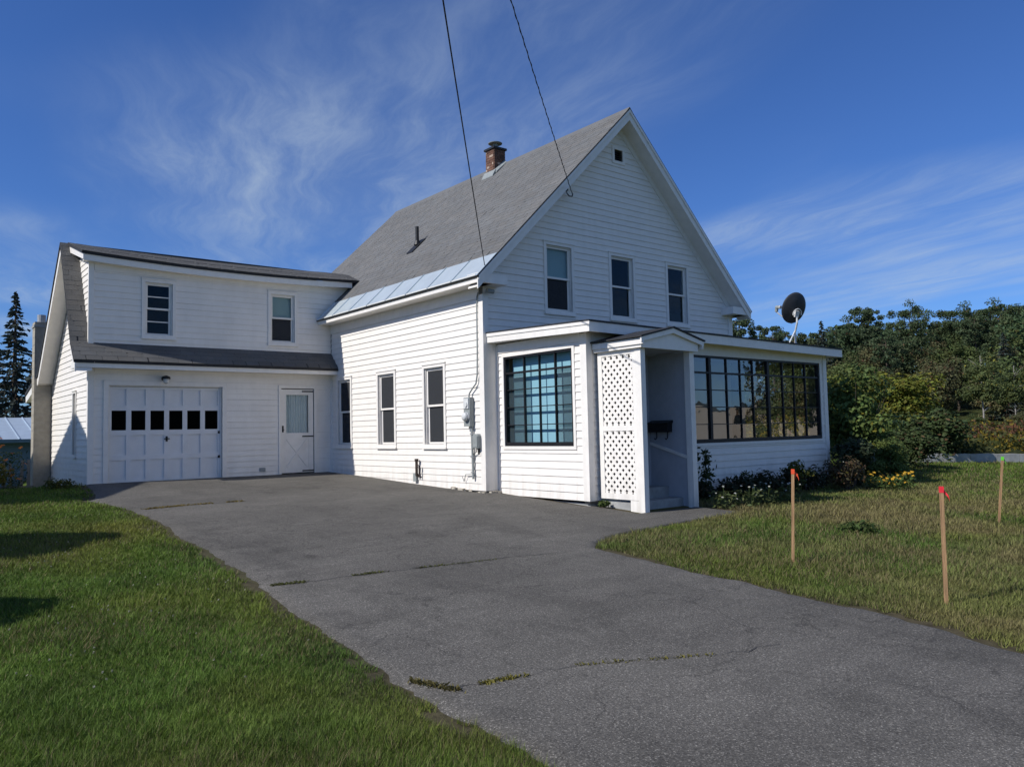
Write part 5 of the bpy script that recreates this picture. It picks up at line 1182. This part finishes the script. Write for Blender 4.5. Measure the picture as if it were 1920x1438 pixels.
# ------------------------------------------------------------------ grass
def inside_house(X, Y):
    return ((X > -.02) & (X < 8.0) & (Y > -.02) & (Y < 10)) | ((X > .3) & (X < 8) & (Y > -2.55) & (Y < .1)) | ((X > -5.66) & (X < .1) & (Y > 6.6)) | ((X > .45) & (X < 1.9) & (Y > -3.65) & (Y < -2))
def grass(n, name, label, side):
    r_ = 1.6*(36/1.6)**rng.random(n*3)             # denser near the viewer
    az = np.radians(rng.uniform(-6, 84, n*3)); X = CAM.x+r_*np.sin(az); Y = CAM.y+r_*np.cos(az)
    Xj = X+rng.normal(0, .05, len(X)); keep = (~on_drive(X, Y)) & ((~on_drive(X+(.10 if side < 0 else -.08), Y)) | (vnoise(X, Y, 5, 44)*.6+vnoise(X, Y, 13, 45)*.4 > .42)) & (~inside_house(X, Y)) & ((X < driveL(np.clip(Y, -16, 6.6))+.02) if side < 0 else (X > driveR(np.clip(Y, -16, 6.6))-.04)) & (Y < (7 if side < 0 else 30))
    if side > 0: keep &= ((X-ra.x)*nrm_.x+(Y-ra.y)*nrm_.y < -.05) | (X < 14.5)
    X, Y, r_ = X[keep][:n], Y[keep][:n], r_[keep][:n]; n = len(X); Z = gz(X, Y)
    patch = vnoise(X, Y, .9, 21); fine = vnoise(X, Y, 4.5, 22); clump = np.clip((vnoise(X, Y, 9, 23)-.45)*2.2, 0, 1)
    h = (.016+.022*patch+.014*fine+.022*clump)*rng.uniform(.6, 1.3, n) if side < 0 else (.016+.022*patch+.024*fine+.026*clump)*rng.uniform(.5, 1.4, n)
    wd = .0046*np.clip(r_/4.2, .7, 5)*rng.uniform(.7, 1.3, n); h = h*np.clip(1+(r_-5)*.015, 1, 1.4)
    a = rng.uniform(0, 6.283, n); ln_ = rng.uniform(.1, 1.5, n)*h; dx = np.cos(a)*ln_; dyy = np.sin(a)*ln_; b = a+rng.uniform(.9, 2.2, n); sx = np.cos(b)*wd*.5; sy = np.sin(b)*wd*.5
    v = np.stack([np.stack([X-sx, Y-sy, Z-.006], -1), np.stack([X+sx, Y+sy, Z-.006], -1), np.stack([X+dx, Y+dyy, Z+h], -1)], 1).reshape(-1, 3)
    c = lawncol(X, Y)*rng.uniform(.6, 1.4, (n, 1))*(.90+.48*fine)[:, None]; m = rng.random(n) < (.06+.22*np.clip((patch-.45)*3, 0, 1) if side < 0 else .12+.30*np.clip((patch-.3)*2, 0, 1)); c[m] = np.array([.23, .19, .09])*rng.uniform(.5, 1.15, (m.sum(), 1))
    o = fast_mesh(name, v, np.arange(3*n), 3, 'grassblade', np.repeat(c, 3, 0), kind='stuff'); tag(o, label, 'grass')
grass(480000, 'lawn_grass', 'mown green lawn left of the driveway', -1)
grass(420000, 'rough_grass', 'patchy half dry lawn with the stakes right of the driveway', 1)
# clover heads on the left lawn
n = 260; cx = rng.uniform(-9.3, -6.4, n); cy = rng.uniform(-7.5, 1.0, n); k = (vnoise(cx, cy, .9, 31) > .48) & (cx < driveL(cy)-.1); cx, cy = cx[k], cy[k]
P = np.stack([cx, cy, gz(cx, cy)+rng.uniform(.05, .085, len(cx))], -1); V = []
for p in P:
    for j in range(5): d = rand_dirs(1)[0]*.008; V += [p+d+(0, 0, .004), p+np.cross(d, [0, 0, 1]), p-d, p-np.cross(d, [0, 0, 1])+(0, 0, .008)]
o = fast_mesh('clover_flowers', np.array(V), np.arange(len(V)), 4, 'leaf', np.tile([.36, .35, .26], (len(V), 1)), kind='stuff'); tag(o, 'pale clover heads dotted over the left lawn', 'clover')
# grass in the driveway cracks, ragged tufts on its edges
def tufts(path, n, h, base, label, wid=.05, name='crack_grass'):
    seg = [Vector((*p, 0)) for p in path]; X = []; Y = []
    for i in range(n):
        s_ = random.random()*(len(seg)-1); k = int(s_); p = seg[k].lerp(seg[min(k+1, len(seg)-1)], s_-k); den = float(vnoise(p.x, p.y, 3.3, 41))
        if den < .42: continue
        X.append(p.x+random.gauss(0, wid*.35)); Y.append(p.y+random.gauss(0, wid*.35))
    X = np.array(X); Y = np.array(Y); n = len(X); Z = gz(X, Y)+.02; hh = h*rng.uniform(.4, 1.2, n); a = rng.uniform(0, 6.283, n); w_ = .006
    v = np.stack([np.stack([X-np.sin(a)*w_, Y+np.cos(a)*w_, Z], -1), np.stack([X+np.sin(a)*w_, Y-np.cos(a)*w_, Z], -1), np.stack([X+np.cos(a)*hh*.5+np.sin(a)*w_*.6, Y+np.sin(a)*hh*.5-np.cos(a)*w_*.6, Z+hh*.7], -1), np.stack([X+np.cos(a)*hh, Y+np.sin(a)*hh, Z+hh*.8], -1)], 1).reshape(-1, 3)
    o = fast_mesh(name, v, np.arange(4*n), 4, 'grassblade', np.repeat(np.array(base)*rng.uniform(.6, 1.3, (n, 1)), 4, 0), kind='stuff'); tag(o, label, 'grass'); return o
tufts([(-5.85, 1.26), (-5.15, 1.40), (-3.89, 1.42)], 700, .035, (.20, .15, .04), 'dry grass strip in the driveway crack before the garage')
tufts([(-6.3, -5.0), (-5.9, -5.06), (-5.26, -5.09), (-4.37, -5.23), (-3.44, -5.36)], 900, .022, (.10, .105, .03), 'mossy grass in the crack across the middle of the driveway')
tufts([(-6.66, -8.1), (-6.52, -8.42)], 160, .032, (.13, .11, .035), 'small dry tuft at the left driveway edge')
tufts([(-6.35, -8.39), (-6.14, -8.43), (-5.6, -8.53), (-4.8, -8.94)], 420, .020, (.17, .15, .03), 'yellow grass tufts in the nearest driveway crack')
# dark cracks themselves: shallow filled grooves
def crack(path, wd, label):
    seg = []
    for a, b in zip(path[:-1], path[1:]):
        for i in range(8): t_ = i/8; seg.append((a[0]+(b[0]-a[0])*t_+random.gauss(0, .012), a[1]+(b[1]-a[1])*t_+random.gauss(0, .012)))
    V = []; F = []
    for i, (x, y) in enumerate(seg):
        w_ = wd*random.uniform(.3, 1.2); z = G(x, y)+.0265+(float(vnoise(x, y, .5, 9))-.5)*.02; V += [(x, y-w_/2, z), (x, y+w_/2, z)]
        if i: F.append((2*i-2, 2*i, 2*i+1, 2*i-1))
    o = MB().add(V, F).build('driveway_crack', 'roof_edge'); o['kind'] = 'structure'; return o
crack([(-6.2, -5.03), (-5.26, -5.09), (-4.37, -5.23), (-3.44, -5.36), (-2.7, -5.5)], .014, '')
crack([(-5.85, 1.26), (-5.15, 1.40), (-3.89, 1.42)], .02, '')
crack([(-6.5, -8.36), (-6.14, -8.43), (-5.6, -8.53), (-4.8, -8.94), (-4.2, -9.1)], .006, '')
# unseen shrubs added out of frame on the left to cast the lawn shadow
big_leaf_shrub('shadow_shrub', 'unseen leafy shrub added out of frame on the left to shade the lawn edge', 'shrub', -10.5, -.5, 2.9, 1.5, 17000, .18, (.05, .08, .02), clumps=40)
big_leaf_shrub('shadow_shrub', 'lower unseen shrub added out of frame on the left to shade the lawn', 'shrub', -10.3, -4.2, 1.8, .9, 7000, .15, (.05, .08, .02), clumps=30)
